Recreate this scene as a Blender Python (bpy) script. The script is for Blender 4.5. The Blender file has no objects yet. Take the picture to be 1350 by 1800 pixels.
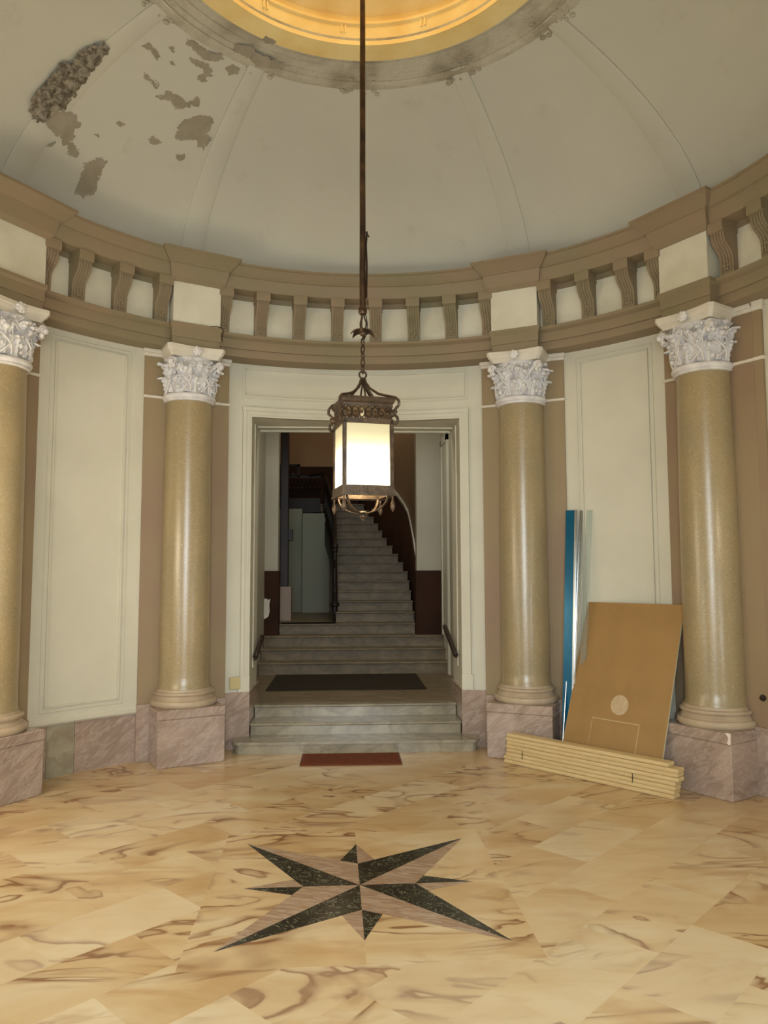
import bpy, math, random
from mathutils import Vector, Matrix, noise
R = math.radians
sin, cos, pi = math.sin, math.cos, math.pi
random.seed(7)
S = bpy.context.scene
COL = S.collection

# ---------------------------------------------------------------- camera
cam_d = bpy.data.cameras.new('camera')
cam = bpy.data.objects.new('camera', cam_d)
COL.objects.link(cam)
cam_d.sensor_width = 36
cam_d.lens = 1323.8 / 1800 * 36
cam_d.clip_start = .05
YAW, PITCH, ROLL = R(2.745), R(4.72), R(-.17)
fw = Vector((sin(YAW) * cos(PITCH), cos(YAW) * cos(PITCH), sin(PITCH)))
rt = Vector((cos(YAW), -sin(YAW), 0))
up = rt.cross(fw)
rt2 = rt * cos(ROLL) + up * sin(ROLL)
up2 = -rt * sin(ROLL) + up * cos(ROLL)
M = Matrix((rt2, up2, -fw)).transposed().to_4x4()
M.translation = (-.08, -4.057, 1.6)
cam.matrix_world = M
S.camera = cam

# ---------------------------------------------------------------- world, lights, exposure
W = bpy.data.worlds.new('daylight')
S.world = W
W.use_nodes = True
bg = W.node_tree.nodes['Background']
bg.inputs['Color'].default_value = (.72, .82, 1, 1)
bg.inputs['Strength'].default_value = .12
S.view_settings.view_transform = 'Standard'
S.view_settings.look = 'None'
S.view_settings.exposure = .10
S.view_settings.gamma = 1

def light(name, kind, loc, energy, color, size=None, size_y=None, target=None, radius=.1, spot=None):
    d = bpy.data.lights.new(name, kind)
    d.energy = energy
    d.color = color
    if kind == 'AREA':
        d.shape = 'RECTANGLE'
        d.size = size
        d.size_y = size_y or size
    else:
        d.shadow_soft_size = radius
    o = bpy.data.objects.new(name, d)
    COL.objects.link(o)
    o.location = loc
    if target:
        o.rotation_euler = (Vector(target) - Vector(loc)).to_track_quat('-Z', 'Y').to_euler()
    return o

# daylight through the street doorway the photographer stands in
light('entrance_daylight', 'AREA', (0, -5.1, 2.2), 225, (.86, .95, 1), 1.9, 2.6, (0, 0, 1.9))
# added side fills, out of view, that brighten the rotunda and miss the stairs
light('left_side_fill', 'AREA', (-3.05, -1.3, 2.1), 235, (.80, .94, 1), 1.3, 2.6, (0, .6, 2.2))
light('right_side_fill', 'AREA', (3.05, -1.3, 2.1), 235, (.80, .94, 1), 1.3, 2.6, (0, .6, 2.2))
# warm wall lamps of the left and right side bays, outside the picture
light('left_bay_lamp', 'POINT', (-2.66, .25, 1.9), 62, (1, .85, .64), radius=.40)
light('right_bay_lamp', 'POINT', (2.85, -.1, 2.0), 9, (1, .85, .62), radius=.15)
# stair hall: added fill lights above the flight and the landing
light('stair_hall_light', 'AREA', (0, 7.15, 5.9), 9, (1, .86, .66), 1.2, 1.2, (.1, 8.4, 0))
light('landing_light', 'AREA', (0, 4.6, 4.05), 15, (1, .95, .82), .8, .8, (0, 4.8, 0))

light('upper_landing_fill', 'POINT', (-.35, 9.7, 4.9), 9, (1, .74, .46), radius=.15)  # added fill that brightens the upper stair walls

# ---------------------------------------------------------------- node helpers
def mat(name, rough=.6, metal=0., spec=.5):
    m = bpy.data.materials.new(name)
    m.use_nodes = True
    nt = m.node_tree
    b = nt.nodes['Principled BSDF']
    b.inputs['Roughness'].default_value = rough
    b.inputs['Metallic'].default_value = metal
    b.inputs['Specular IOR Level'].default_value = spec
    return m, nt, b

def N(nt, t, **kw):
    n = nt.nodes.new(t)
    for k, v in kw.items():
        if k.startswith('i_'):
            key = k[2:].replace('_', ' ')
            n.inputs[key].default_value = v
        else:
            setattr(n, k, v)
    return n

def L(nt, a, b):
    nt.links.new(a, b)

def srgb(r, g, b):
    f = lambda c: (c / 255 / 12.92) if c / 255 <= .04045 else ((c / 255 + .055) / 1.055) ** 2.4
    return (f(r), f(g), f(b), 1)

def ramp(nt, fac, stops, interp='LINEAR'):
    r = nt.nodes.new('ShaderNodeValToRGB')
    r.color_ramp.interpolation = interp
    e = r.color_ramp.elements
    e[0].position = stops[0][0]; e[0].color = stops[0][1]
    e[1].position = stops[-1][0]; e[1].color = stops[-1][1]
    for p, c in stops[1:-1]:
        n = e.new(p)
        n.color = c
    L(nt, fac, r.inputs['Fac'])
    return r.outputs['Color']

def coords(nt, kind='Object', scale=(1, 1, 1), rot=(0, 0, 0), per_object=False):
    tc = nt.nodes.new('ShaderNodeTexCoord')
    mr_ = nt.nodes.new('ShaderNodeMapping')
    mr_.inputs['Rotation'].default_value = rot
    L(nt, tc.outputs[kind], mr_.inputs['Vector'])
    mp = nt.nodes.new('ShaderNodeMapping')
    mp.inputs['Scale'].default_value = scale
    L(nt, mr_.outputs[0], mp.inputs['Vector'])
    if per_object:
        oi = nt.nodes.new('ShaderNodeObjectInfo')
        mu = N(nt, 'ShaderNodeMath', operation='MULTIPLY')
        mu.inputs[1].default_value = 37.
        L(nt, oi.outputs['Random'], mu.inputs[0])
        ad = N(nt, 'ShaderNodeVectorMath', operation='ADD')
        L(nt, mp.outputs[0], ad.inputs[0])
        L(nt, mu.outputs[0], ad.inputs[1])
        return ad.outputs[0]
    return mp.outputs[0]

def noise_t(nt, vec, scale, detail=4, rough=.55, dist=0.):
    n = N(nt, 'ShaderNodeTexNoise')
    n.inputs['Scale'].default_value = scale
    n.inputs['Detail'].default_value = detail
    n.inputs['Roughness'].default_value = rough
    n.inputs['Distortion'].default_value = dist
    L(nt, vec, n.inputs['Vector'])
    return n.outputs['Fac']

def mixc(nt, fac, a, b, mode='MIX'):
    n = N(nt, 'ShaderNodeMix', data_type='RGBA', blend_type=mode)
    if isinstance(fac, (int, float)):
        n.inputs[0].default_value = fac
    else:
        L(nt, fac, n.inputs[0])
    for i, v in ((6, a), (7, b)):
        if isinstance(v, tuple):
            n.inputs[i].default_value = v
        else:
            L(nt, v, n.inputs[i])
    return n.outputs[2]

def bump(nt, b, height, strength=.2, dist=.01):
    n = N(nt, 'ShaderNodeBump')
    n.inputs['Strength'].default_value = strength
    n.inputs['Distance'].default_value = dist
    L(nt, height, n.inputs['Height'])
    L(nt, n.outputs[0], b.inputs['Normal'])

def simple(name, c1, c2=None, scale=3., rough=.6, bs=.15, bscale=60, metal=0, spec=.4, detail=4, per_object=False, lo=.35, hi=.65, bd=.004):
    m, nt, b = mat(name, rough, metal, spec)
    v = coords(nt, per_object=per_object)
    if c2:
        L(nt, ramp(nt, noise_t(nt, v, scale, detail), [(lo, c1), (hi, c2)]), b.inputs['Base Color'])
    else:
        b.inputs['Base Color'].default_value = c1
    if bs:
        bump(nt, b, noise_t(nt, v, bscale, 3), bs, bd)
    return m

def veined(name, base, base2, vein, vein2=None, scale=1.2, stretch=(1, 1, 1), rot=(0, 0, 0), rough=.3, lo=.02, hi=.10, dist=2.2, spec=.5, per_object=True, amount=1.):
    """marble: soft clouds plus veins along the zero set of a distorted noise"""
    m, nt, b = mat(name, rough, 0, spec)
    v = coords(nt, scale=stretch, rot=rot, per_object=per_object)
    cloud = ramp(nt, noise_t(nt, v, scale * 1.3, 5, .6, .5), [(.35, base), (.65, base2)])
    n1 = noise_t(nt, v, scale, 5, .5, dist)
    sub = N(nt, 'ShaderNodeMath', operation='SUBTRACT'); sub.inputs[1].default_value = .5
    L(nt, n1, sub.inputs[0])
    ab = N(nt, 'ShaderNodeMath', operation='ABSOLUTE'); L(nt, sub.outputs[0], ab.inputs[0])
    mr = N(nt, 'ShaderNodeMapRange'); mr.inputs['From Min'].default_value = lo; mr.inputs['From Max'].default_value = hi
    mr.inputs['To Min'].default_value = amount; mr.inputs['To Max'].default_value = 0
    L(nt, ab.outputs[0], mr.inputs['Value'])
    c = mixc(nt, mr.outputs[0], cloud, vein)
    if vein2:
        n2 = noise_t(nt, v, scale * 3.1, 5, .6, dist)
        s2 = N(nt, 'ShaderNodeMath', operation='SUBTRACT'); s2.inputs[1].default_value = .52; L(nt, n2, s2.inputs[0])
        a2 = N(nt, 'ShaderNodeMath', operation='ABSOLUTE'); L(nt, s2.outputs[0], a2.inputs[0])
        m2 = N(nt, 'ShaderNodeMapRange'); m2.inputs['From Min'].default_value = lo * .5; m2.inputs['From Max'].default_value = hi * .6
        m2.inputs['To Min'].default_value = amount * .8; m2.inputs['To Max'].default_value = 0
        L(nt, a2.outputs[0], m2.inputs['Value'])
        c = mixc(nt, m2.outputs[0], c, vein2)
    L(nt, c, b.inputs['Base Color'])
    return m

# ---------------------------------------------------------------- materials
M_cream = simple('cream_wall_paint', srgb(214, 210, 192), srgb(206, 202, 184), 1.6, .55, .12, 45)
M_cream2 = simple('cream_frieze_paint', srgb(222, 219, 202), srgb(206, 202, 182), 2.6, .6, .15, 50)
M_khaki = simple('khaki_cornice_paint', srgb(136, 127, 99), srgb(147, 128, 104), 1.9, .6, .2, 40, detail=3)
M_mauve = simple('mauve_pilaster_paint', srgb(146, 122, 100), srgb(152, 134, 102), 1.1, .5, .08, 30, detail=3, per_object=True)
M_white = simple('white_stucco', srgb(234, 232, 230), srgb(216, 212, 212), 14, .55, .5, 70, bd=.006)
M_band = simple('white_band_paint', srgb(228, 221, 208), srgb(212, 204, 188), 5, .45, .1, 50)
M_mauve_marble = veined('mauve_marble', srgb(178, 156, 142), srgb(162, 142, 128), srgb(142, 122, 110), srgb(194, 178, 166), 1.5, (1, 1, 3.6), (0, R(38), 0), .24, .005, .09, .8, amount=.6)
M_grey_marble = veined('grey_step_marble', srgb(168, 158, 136), srgb(148, 139, 119), srgb(118, 110, 94), srgb(138, 130, 112), 2.0, (1, 2.5, 2.5), (0, R(25), R(15)), .22, .005, .07, .8, amount=.5)
M_stair_marble = veined('dimmed_stair_marble', srgb(146, 130, 106), srgb(126, 112, 90), srgb(98, 88, 72), srgb(112, 100, 82), 2.2, (1, 2.0, 2.0), (0, 0, R(25)), .42, .01, .09, .8, amount=.45, spec=.22)  # step marble with the dimness of the stair hall put into its colour
M_pale_marble = veined('pale_marble_slab', srgb(170, 162, 140), srgb(150, 140, 120), srgb(130, 120, 100), None, 2.4, (1, 1, 1), (0, 0, 0), .25, .01, .06, 1.5, amount=.5)
M_dark_marble = veined('dark_green_marble', srgb(34, 30, 24), srgb(50, 46, 34), srgb(150, 150, 122), srgb(110, 104, 84), 9., (1, 1, 1), (0, 0, 0), .2, .002, .014, 2.5, amount=.75, per_object=True)
M_brown_marble = veined('striped_brown_marble', srgb(172, 142, 110), srgb(186, 164, 138), srgb(146, 112, 84), srgb(160, 140, 128), 5., (1, 4.5, 1), (0, 0, R(20)), .22, .01, .1, .8, amount=.8)
M_brown_dado = simple('dark_brown_dado_paint', srgb(68, 44, 32), srgb(58, 38, 28), 2, .7, .1, 40, spec=.12)
M_grey_wall = simple('grey_hall_paint', srgb(190, 183, 164), srgb(178, 172, 156), 1.2, .6, .1, 40)
M_tan_wall = simple('tan_stair_wall_paint', srgb(176, 146, 112), srgb(164, 134, 104), 1.2, .6, .1, 40)
M_green_wall = simple('green_grey_wall_paint', srgb(150, 158, 138), srgb(160, 156, 140), 1.0, .6, .1, 40)
M_iron = simple('dark_wrought_iron', srgb(34, 24, 20), None, rough=.5, bs=.2, spec=.4)
M_bronze = simple('aged_bronze', srgb(96, 76, 56), srgb(62, 50, 38), 20, .38, .3, 60, metal=.5)
M_rod = simple('tarnished_brass_rod', srgb(96, 70, 46), srgb(58, 44, 32), 9, .42, .2, 60, metal=.6)
M_pine = None
M_crumb = simple('crumbled_plaster', srgb(112, 102, 88), srgb(170, 162, 146), 22, .95, 1., 40, lo=.40, hi=.62, bd=.03)
M_exposed = simple('exposed_grey_plaster', srgb(146, 138, 120), srgb(160, 152, 136), 6, .9, .3, 50)

def make_gold():
    m, nt, b = mat('speckled_gold_marble_paint', .28, 0, .8)
    v = coords(nt, per_object=True)
    base = ramp(nt, noise_t(nt, v, 3.0, 4), [(.35, srgb(166, 148, 112)), (.65, srgb(155, 141, 109))])
    sp = noise_t(nt, v, 95, 2, .6)
    c = mixc(nt, ramp(nt, sp, [(.52, (0, 0, 0, 1)), (.66, (.6, .6, .6, 1))]), base, srgb(150, 116, 72))
    sp2 = noise_t(nt, v, 60, 2, .6)
    c = mixc(nt, ramp(nt, sp2, [(.60, (0, 0, 0, 1)), (.72, (.4, .4, .4, 1))]), c, srgb(206, 192, 152))
    L(nt, c, b.inputs['Base Color'])
    bump(nt, b, noise_t(nt, v, 70, 3), .25, .003)
    return m
M_gold = make_gold()

def make_dome():
    m, nt, b = mat('dome_plaster', .8, 0, .2)
    v = coords(nt)
    base = ramp(nt, noise_t(nt, v, .8, 4), [(.35, srgb(202, 200, 186)), (.65, srgb(194, 192, 180))])
    st = noise_t(nt, v, 2.6, 6, .65)
    c = mixc(nt, ramp(nt, st, [(.60, (0, 0, 0, 1)), (.75, (.35, .35, .35, 1))]), base, srgb(160, 150, 130))
    L(nt, c, b.inputs['Base Color'])
    bump(nt, b, noise_t(nt, v, 40, 3), .12, .004)
    return m
M_dome = make_dome()
M_wreath = simple('stained_stucco_ring', srgb(190, 184, 166), srgb(150, 142, 124), 3.2, .85, .8, 26, detail=6, lo=.42, hi=.68, bd=.02)

def make_floor(name='honey_marble_floor', tiles=True):
    m, nt, b = mat(name, .19, 0, .5)
    v0 = coords(nt)
    rotm = N(nt, 'ShaderNodeMapping'); rotm.inputs['Rotation'].default_value = (0, 0, R(-44)); rotm.inputs['Location'].default_value = (.02, .0, 0)
    L(nt, v0, rotm.inputs['Vector'])
    br = N(nt, 'ShaderNodeTexBrick')
    br.offset = .5; br.squash = 1.
    br.inputs['Color1'].default_value = (0, 0, 0, 1); br.inputs['Color2'].default_value = (1, 1, 1, 1)
    br.inputs['Mortar'].default_value = (.5, .5, .5, 1)
    br.inputs['Scale'].default_value = 1; br.inputs['Mortar Size'].default_value = 0.
    br.inputs['Brick Width'].default_value = .714; br.inputs['Row Height'].default_value = .357
    L(nt, rotm.outputs[0], br.inputs['Vector'])
    sc = N(nt, 'ShaderNodeVectorMath', operation='SCALE'); sc.inputs['Scale'].default_value = 23.
    if tiles:
        L(nt, br.outputs['Color'], sc.inputs[0])
    else:
        oi = N(nt, 'ShaderNodeObjectInfo'); L(nt, oi.outputs['Random'], sc.inputs[0])
    ad = N(nt, 'ShaderNodeVectorMath', operation='ADD')
    st = N(nt, 'ShaderNodeMapping'); st.inputs['Rotation'].default_value = (0, 0, R(-25)); st.inputs['Scale'].default_value = (.75, 1.8, 1)
    L(nt, v0, st.inputs['Vector'])
    L(nt, st.outputs[0], ad.inputs[0]); L(nt, sc.outputs[0], ad.inputs[1])
    v = ad.outputs[0]
    cl = ramp(nt, noise_t(nt, v, 1.4, 5, .55, .6), [(.3, srgb(192, 158, 110)), (.52, srgb(206, 179, 136)), (.72, srgb(216, 198, 164))])
    # brown swirling veins, present only in places
    n1 = noise_t(nt, v, .95, 3, .45, 1.9)
    wv = N(nt, 'ShaderNodeMath', operation='MULTIPLY'); wv.inputs[1].default_value = 6.; L(nt, n1, wv.inputs[0])
    fr = N(nt, 'ShaderNodeMath', operation='FRACT'); L(nt, wv.outputs[0], fr.inputs[0])
    vein = ramp(nt, fr.outputs[0], [(0, (0, 0, 0, 1)), (.18, (.04, .04, .04, 1)), (.40, (.45, .45, .45, 1)), (.50, (1, 1, 1, 1)), (.56, (.9, .9, .9, 1)), (.60, (.2, .2, .2, 1)), (.70, (0, 0, 0, 1)), (1, (0, 0, 0, 1))])
    mask = ramp(nt, noise_t(nt, v, .95, 3, .5, .3), [(.46, (0, 0, 0, 1)), (.55, (1, 1, 1, 1))])
    mk = mixc(nt, 1., vein, mask, 'MULTIPLY')
    br2 = mixc(nt, noise_t(nt, v, 5, 3), srgb(122, 86, 46), srgb(148, 100, 68))
    bw = N(nt, 'ShaderNodeMath', operation='MULTIPLY'); bw.inputs[1].default_value = 1.0; L(nt, mk, bw.inputs[0])
    c = mixc(nt, bw.outputs[0], cl, br2)
    # broad tawny clouds
    m2 = ramp(nt, noise_t(nt, v, 2.1, 4, .55, 1.2), [(.54, (0, 0, 0, 1)), (.74, (.7, .7, .7, 1))])
    c = mixc(nt, m2, c, srgb(184, 146, 96))
    if tiles:
        t = ramp(nt, br.outputs['Color'], [(0, (.93, .91, .88, 1)), (.6, (1, 1, 1, 1)), (1, (1, 1, 1, 1))])
        c = mixc(nt, 1., c, t, 'MULTIPLY')
        t2 = ramp(nt, br.outputs['Color'], [(0, (0, 0, 0, 1)), (.55, (.05, .05, .05, 1)), (1, (.32, .32, .32, 1))])
        c = mixc(nt, t2, c, srgb(222, 210, 184))
    L(nt, c, b.inputs['Base Color'])
    rr = ramp(nt, noise_t(nt, v0, 7, 4), [(.3, (.16, .16, .16, 1)), (.7, (.27, .27, .27, 1))])
    L(nt, rr, b.inputs['Roughness'])
    return m
M_floor = make_floor()
M_floor_slab = make_floor('honey_marble_slab', False)

def make_wood(name, c1, c2, knot, rough=.55, along='X'):
    m, nt, b = mat(name, rough, 0, .3)
    v = coords(nt, scale=(1.2, 22, 22), per_object=True)
    w = noise_t(nt, v, 3., 4, .6, .3)
    c = ramp(nt, w, [(.3, c1), (.7, c2)])
    v2 = coords(nt, scale=(9, 22, 22), per_object=True)
    k = noise_t(nt, v2, 1.3, 2, .4)
    c = mixc(nt, ramp(nt, k, [(.74, (0, 0, 0, 1)), (.80, (.7, .7, .7, 1))]), c, knot)
    L(nt, c, b.inputs['Base Color'])
    return m
M_pine = make_wood('pale_pine', srgb(222, 200, 152), srgb(206, 178, 128), srgb(130, 84, 44))
M_hardboard = simple('tan_hardboard', srgb(168, 132, 82), srgb(160, 125, 76), 4, .5, .15, 90)
M_board_edge = simple('pale_board_edge', srgb(196, 190, 160), None, rough=.6, bs=0)
M_chalk = simple('pale_chalk_mark', srgb(206, 184, 150), srgb(190, 166, 128), 30, .9, 0)
M_bluefilm = simple('blue_protective_film', srgb(14, 98, 134), srgb(10, 84, 120), 3, .22, .1, 20, metal=.35)
M_steel = simple('bare_aluminium', srgb(190, 196, 200), None, rough=.22, bs=0, metal=.95)
M_pale_blue = simple('pale_blue_sheet', srgb(190, 214, 214), None, rough=.35, bs=0)
M_mat_red = simple('rust_red_coir', srgb(132, 66, 30), srgb(110, 50, 24), 40, .95, 1., 300, bd=.01)
M_mat_dark = simple('dark_olive_carpet', srgb(58, 46, 28), srgb(46, 38, 24), 30, .95, .8, 300, bd=.01)
M_pole_dark = simple('dark_wood_post', srgb(44, 22, 18), srgb(34, 20, 16), 4, .45, .1, 40)
M_black = simple('black_handrail', srgb(40, 26, 20), None, rough=.4, bs=0)
M_plate = simple('yellowed_plastic', srgb(196, 180, 130), None, rough=.45, bs=0)
M_yellow_stucco = simple('yellow_drum_paint', srgb(244, 222, 160), srgb(232, 200, 128), 3, .6, .2, 40)
M_white_patch = simple('white_patch_colour', srgb(238, 226, 212), None, rough=.8, bs=.1)
M_crack = simple('dark_crack', srgb(58, 50, 40), None, rough=.95, bs=0)

def make_acrylic():
    m, nt, b = mat('clear_acrylic', .06, 0, .5)
    b.inputs['Base Color'].default_value = (.86, .93, .93, 1)
    b.inputs['Transmission Weight'].default_value = .92
    b.inputs['IOR'].default_value = 1.2
    return m
M_acrylic = make_acrylic()

def make_glow():
    m, nt, b = mat('lit_opal_glass', .4)
    tc = nt.nodes.new('ShaderNodeTexCoord')
    sx = N(nt, 'ShaderNodeSeparateXYZ'); L(nt, tc.outputs['Generated'], sx.inputs[0])
    col = ramp(nt, sx.outputs['Z'], [(0, (1, .90, .68, 1)), (.5, (1, .90, .66, 1)), (.78, (1, .84, .44, 1)), (1, (1, .80, .40, 1))])
    st = ramp(nt, sx.outputs['Z'], [(0, (.6, .6, .6, 1)), (.30, (1, 1, 1, 1)), (.5, (.62, .62, .62, 1)), (.7, (.27, .27, .27, 1)), (.86, (.17, .17, .17, 1)), (1, (.145, .145, .145, 1))])
    mu = N(nt, 'ShaderNodeMath', operation='MULTIPLY'); mu.inputs[1].default_value = 3.6
    L(nt, st, mu.inputs[0])
    b.inputs['Base Color'].default_value = (.2, .18, .12, 1)
    L(nt, col, b.inputs['Emission Color'])
    L(nt, mu.outputs[0], b.inputs['Emission Strength'])
    return m
M_glow = make_glow()

def make_skyglass():
    m, nt, b = mat('yellow_skylight_glass', .4)
    b.inputs['Base Color'].default_value = (.9, .6, .15, 1)
    b.inputs['Emission Color'].default_value = (1, .78, .38, 1)
    b.inputs['Emission Strength'].default_value = 1.9
    return m
M_skyglass = make_skyglass()

# ---------------------------------------------------------------- mesh builder
class MB:
    def __init__(s):
        s.v = []; s.f = []; s.mi = []
    def add(s, vs, fs, mi=0):
        o = len(s.v)
        s.v += [tuple(p) for p in vs]
        s.f += [tuple(i + o for i in f) for f in fs]
        s.mi += [mi] * len(fs)
    def box(s, x0, x1, y0, y1, z0, z1, T=None, mi=0):
        vs = [Vector((x, y, z)) for z in (z0, z1) for y in (y0, y1) for x in (x0, x1)]
        if T: vs = [T @ v for v in vs]
        s.add(vs, [(0, 2, 3, 1), (4, 5, 7, 6), (0, 1, 5, 4), (2, 6, 7, 3), (0, 4, 6, 2), (1, 3, 7, 5)], mi)
    def bevel_box(s, x0, x1, y0, y1, z0, z1, b=.006, T=None, mi=0):
        """box with chamfered vertical and horizontal edges"""
        zs = [(z0, b), (z0 + b, 0), (z1 - b, 0), (z1, b)]
        rings = []
        for z, i in zs:
            rings.append([Vector(p + (z,)) for p in [(x0 + b + i * 0, y0 + i), (x1 - b, y0 + i), (x1 - i, y0 + b), (x1 - i, y1 - b), (x1 - b, y1 - i), (x0 + b, y1 - i), (x0 + i, y1 - b), (x0 + i, y0 + b)]])
        vs = [p for r in rings for p in r]
        if T: vs = [T @ v for v in vs]
        fs = []
        for k in range(3):
            for i in range(8):
                j = (i + 1) % 8
                fs.append((k * 8 + i, k * 8 + j, k * 8 + 8 + j, k * 8 + 8 + i))
        fs.append(tuple(reversed(range(8)))); fs.append(tuple(range(24, 32)))
        s.add(vs, fs, mi)
    def lathe(s, prof, n=48, a0=0., a1=2 * pi, T=None, mi=0, cap=False):
        """profile of (r, z); angle 0 is +x, full turn closes"""
        full = abs(a1 - a0 - 2 * pi) < 1e-6
        m = n if full else n + 1
        vs = []
        for r, z in prof:
            for i in range(m):
                a = a0 + (a1 - a0) * i / n
                p = Vector((r * cos(a), r * sin(a), z))
                vs.append(T @ p if T else p)
        fs = []
        for k in range(len(prof) - 1):
            for i in range(n):
                j = (i + 1) % m
                fs.append((k * m + i, k * m + j, (k + 1) * m + j, (k + 1) * m + i))
        if cap:
            fs.append(tuple(reversed(range(m)))); fs.append(tuple(range((len(prof) - 1) * m, len(prof) * m)))
        s.add(vs, fs, mi)
    def tube(s, pts, rad, n=8, T=None, mi=0, close=False):
        pts = [Vector(p) for p in pts]
        if T: pts = [T @ p for p in pts]
        m = len(pts)
        rads = rad if isinstance(rad, (list, tuple)) else [rad] * m
        vs = []; prev = None
        for i, p in enumerate(pts):
            if close: t = pts[(i + 1) % m] - pts[i - 1]
            else: t = pts[min(i + 1, m - 1)] - pts[max(i - 1, 0)]
            t = t.normalized() if t.length > 1e-9 else Vector((0, 0, 1))
            if prev is None:
                a = Vector((0, 0, 1)) if abs(t.z) < .9 else Vector((1, 0, 0))
                prev = a.cross(t).normalized()
            else:
                prev = (prev - t * prev.dot(t)).normalized()
            q = t.cross(prev)
            for k in range(n):
                a = 2 * pi * k / n
                vs.append(p + (prev * cos(a) + q * sin(a)) * rads[i])
        fs = []
        for i in range(m if close else m - 1):
            j = (i + 1) % m
            for k in range(n):
                l = (k + 1) % n
                fs.append((i * n + k, i * n + l, j * n + l, j * n + k))
        if not close:
            fs.append(tuple(reversed(range(n)))); fs.append(tuple(range((m - 1) * n, m * n)))
        s.add(vs, fs, mi)
    def sphere(s, c, r, n=10, sq=(1, 1, 1), T=None, mi=0):
        c = Vector(c); vs = []; fs = []
        m = n // 2 + 1
        for i in range(m):
            th = pi * i / (m - 1)
            for k in range(n):
                a = 2 * pi * k / n
                p = c + Vector((r * sq[0] * sin(th) * cos(a), r * sq[1] * sin(th) * sin(a), r * sq[2] * cos(th)))
                vs.append(T @ p if T else p)
        for i in range(m - 1):
            for k in range(n):
                l = (k + 1) % n
                fs.append((i * n + k, (i + 1) * n + k, (i + 1) * n + l, i * n + l))
        s.add(vs, fs, mi)
    def arc(s, prof, t0, t1, n=24, mi=0, cap=True):
        """closed profile (r, z) swept round the room axis; t in degrees from +y towards +x"""
        m = len(prof); vs = []
        for i in range(n + 1):
            t = R(t0 + (t1 - t0) * i / n)
            for r, z in prof:
                vs.append((r * sin(t), r * cos(t), z))
        fs = []
        for i in range(n):
            for k in range(m):
                l = (k + 1) % m
                fs.append((i * m + k, i * m + l, (i + 1) * m + l, (i + 1) * m + k))
        if cap:
            fs.append(tuple(reversed(range(m)))); fs.append(tuple(range(n * m, n * m + m)))
        s.add(vs, fs, mi)
    def prism(s, poly, z0, z1, T=None, mi=0):
        n = len(poly)
        vs = [Vector((x, y, z0)) for x, y in poly] + [Vector((x, y, z1)) for x, y in poly]
        if T: vs = [T @ v for v in vs]
        fs = [(i, (i + 1) % n, n + (i + 1) % n, n + i) for i in range(n)]
        fs += [tuple(reversed(range(n))), tuple(range(n, 2 * n))]
        s.add(vs, fs, mi)
    def grid(s, rows, mi=0):
        h = len(rows); w = len(rows[0])
        s.add([p for r in rows for p in r], [(i * w + j, i * w + j + 1, (i + 1) * w + j + 1, (i + 1) * w + j) for i in range(h - 1) for j in range(w - 1)], mi)
    def build(s, name, mats, parent=None, smooth=None, solid=None, fix=True):
        me = bpy.data.meshes.new(name)
        me.from_pydata(s.v, [], s.f)
        mats = mats if isinstance(mats, (list, tuple)) else [mats]
        for m in mats: me.materials.append(m)
        if len(mats) > 1:
            me.polygons.foreach_set('material_index', s.mi)
        if fix:
            import bmesh
            bm = bmesh.new(); bm.from_mesh(me)
            bmesh.ops.recalc_face_normals(bm, faces=bm.faces)
            bm.to_mesh(me); bm.free()
        if smooth:
            me.shade_smooth()
            me.set_sharp_from_angle(angle=R(smooth))
        me.update()
        o = bpy.data.objects.new(name, me)
        COL.objects.link(o)
        if parent: o.parent = parent
        if solid:
            md = o.modifiers.new('solid', 'SOLIDIFY'); md.thickness = solid; md.offset = 0
        return o

def empty(name, loc=(0, 0, 0), rz=0.):
    o = bpy.data.objects.new(name, None)
    o.empty_display_size = .1
    COL.objects.link(o)
    o.location = loc; o.rotation_euler = (0, 0, rz)
    return o

def tag(o, label, cat, group=None, kind=None):
    o['label'] = label; o['category'] = cat
    if group: o['group'] = group
    if kind: o['kind'] = kind
    return o

def struct(o, label=None):
    o['kind'] = 'structure'
    if label: o['label'] = label
    return o

def copy_tree(o, parent=None):
    c = o.copy()
    COL.objects.link(c)
    c.parent = parent
    for ch in list(o.children):
        copy_tree(ch, c)
    return c

def pol(r, t, z=0.):
    return Vector((r * sin(R(t)), r * cos(R(t)), z))

# ================================================================ SETTING
A_COL, B_COL, R_COL = 28.9, 59.1, 3.155
COLS = [-B_COL, -A_COL, A_COL, B_COL]
ORI = {-B_COL: -58.6, -A_COL: -26.8, A_COL: 26.8, B_COL: 59.3}   # each column squares up to its own bay

# floor of the rotunda with the entrance passage behind the photographer
def build_floor():
    m = MB()
    pts = []
    for i in range(97):
        t = -160 + 320 * i / 96
        pts.append((3.34 * sin(R(t)), 3.34 * cos(R(t))))
    pts += [(1.25, -3.2), (1.25, -6.0), (-1.25, -6.0), (-1.25, -3.2)]
    m.prism(pts, -.12, 0)
    struct(m.build('floor', M_floor))
build_floor()

def arc_pts(r, t0, t1, n):
    return [(r * sin(R(t0 + (t1 - t0) * i / n)), r * cos(R(t0 + (t1 - t0) * i / n))) for i in range(n + 1)]

# door bay wall (front), its jambs and lintel
def door_wall(rot, name):
    T = Matrix.Rotation(rot, 4, 'Z')
    m = MB()
    for s in (-1, 1):
        p = arc_pts(3.29, s * 24, s * 17.75, 8) + [(s * 1.02, 3.85), (s * 1.75, 3.85)]
        if s > 0: p = p[::-1]
        m.prism(p, 0, 4.3, T)
    p = arc_pts(3.29, -17.75, 17.75, 24) + [(1.02, 3.85), (-1.02, 3.85)]
    m.prism(p, 3.11, 4.3, T)
    return struct(m.build(name, M_cream))
door_wall(0, 'wall_front')
door_wall(pi, 'wall_back')

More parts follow.
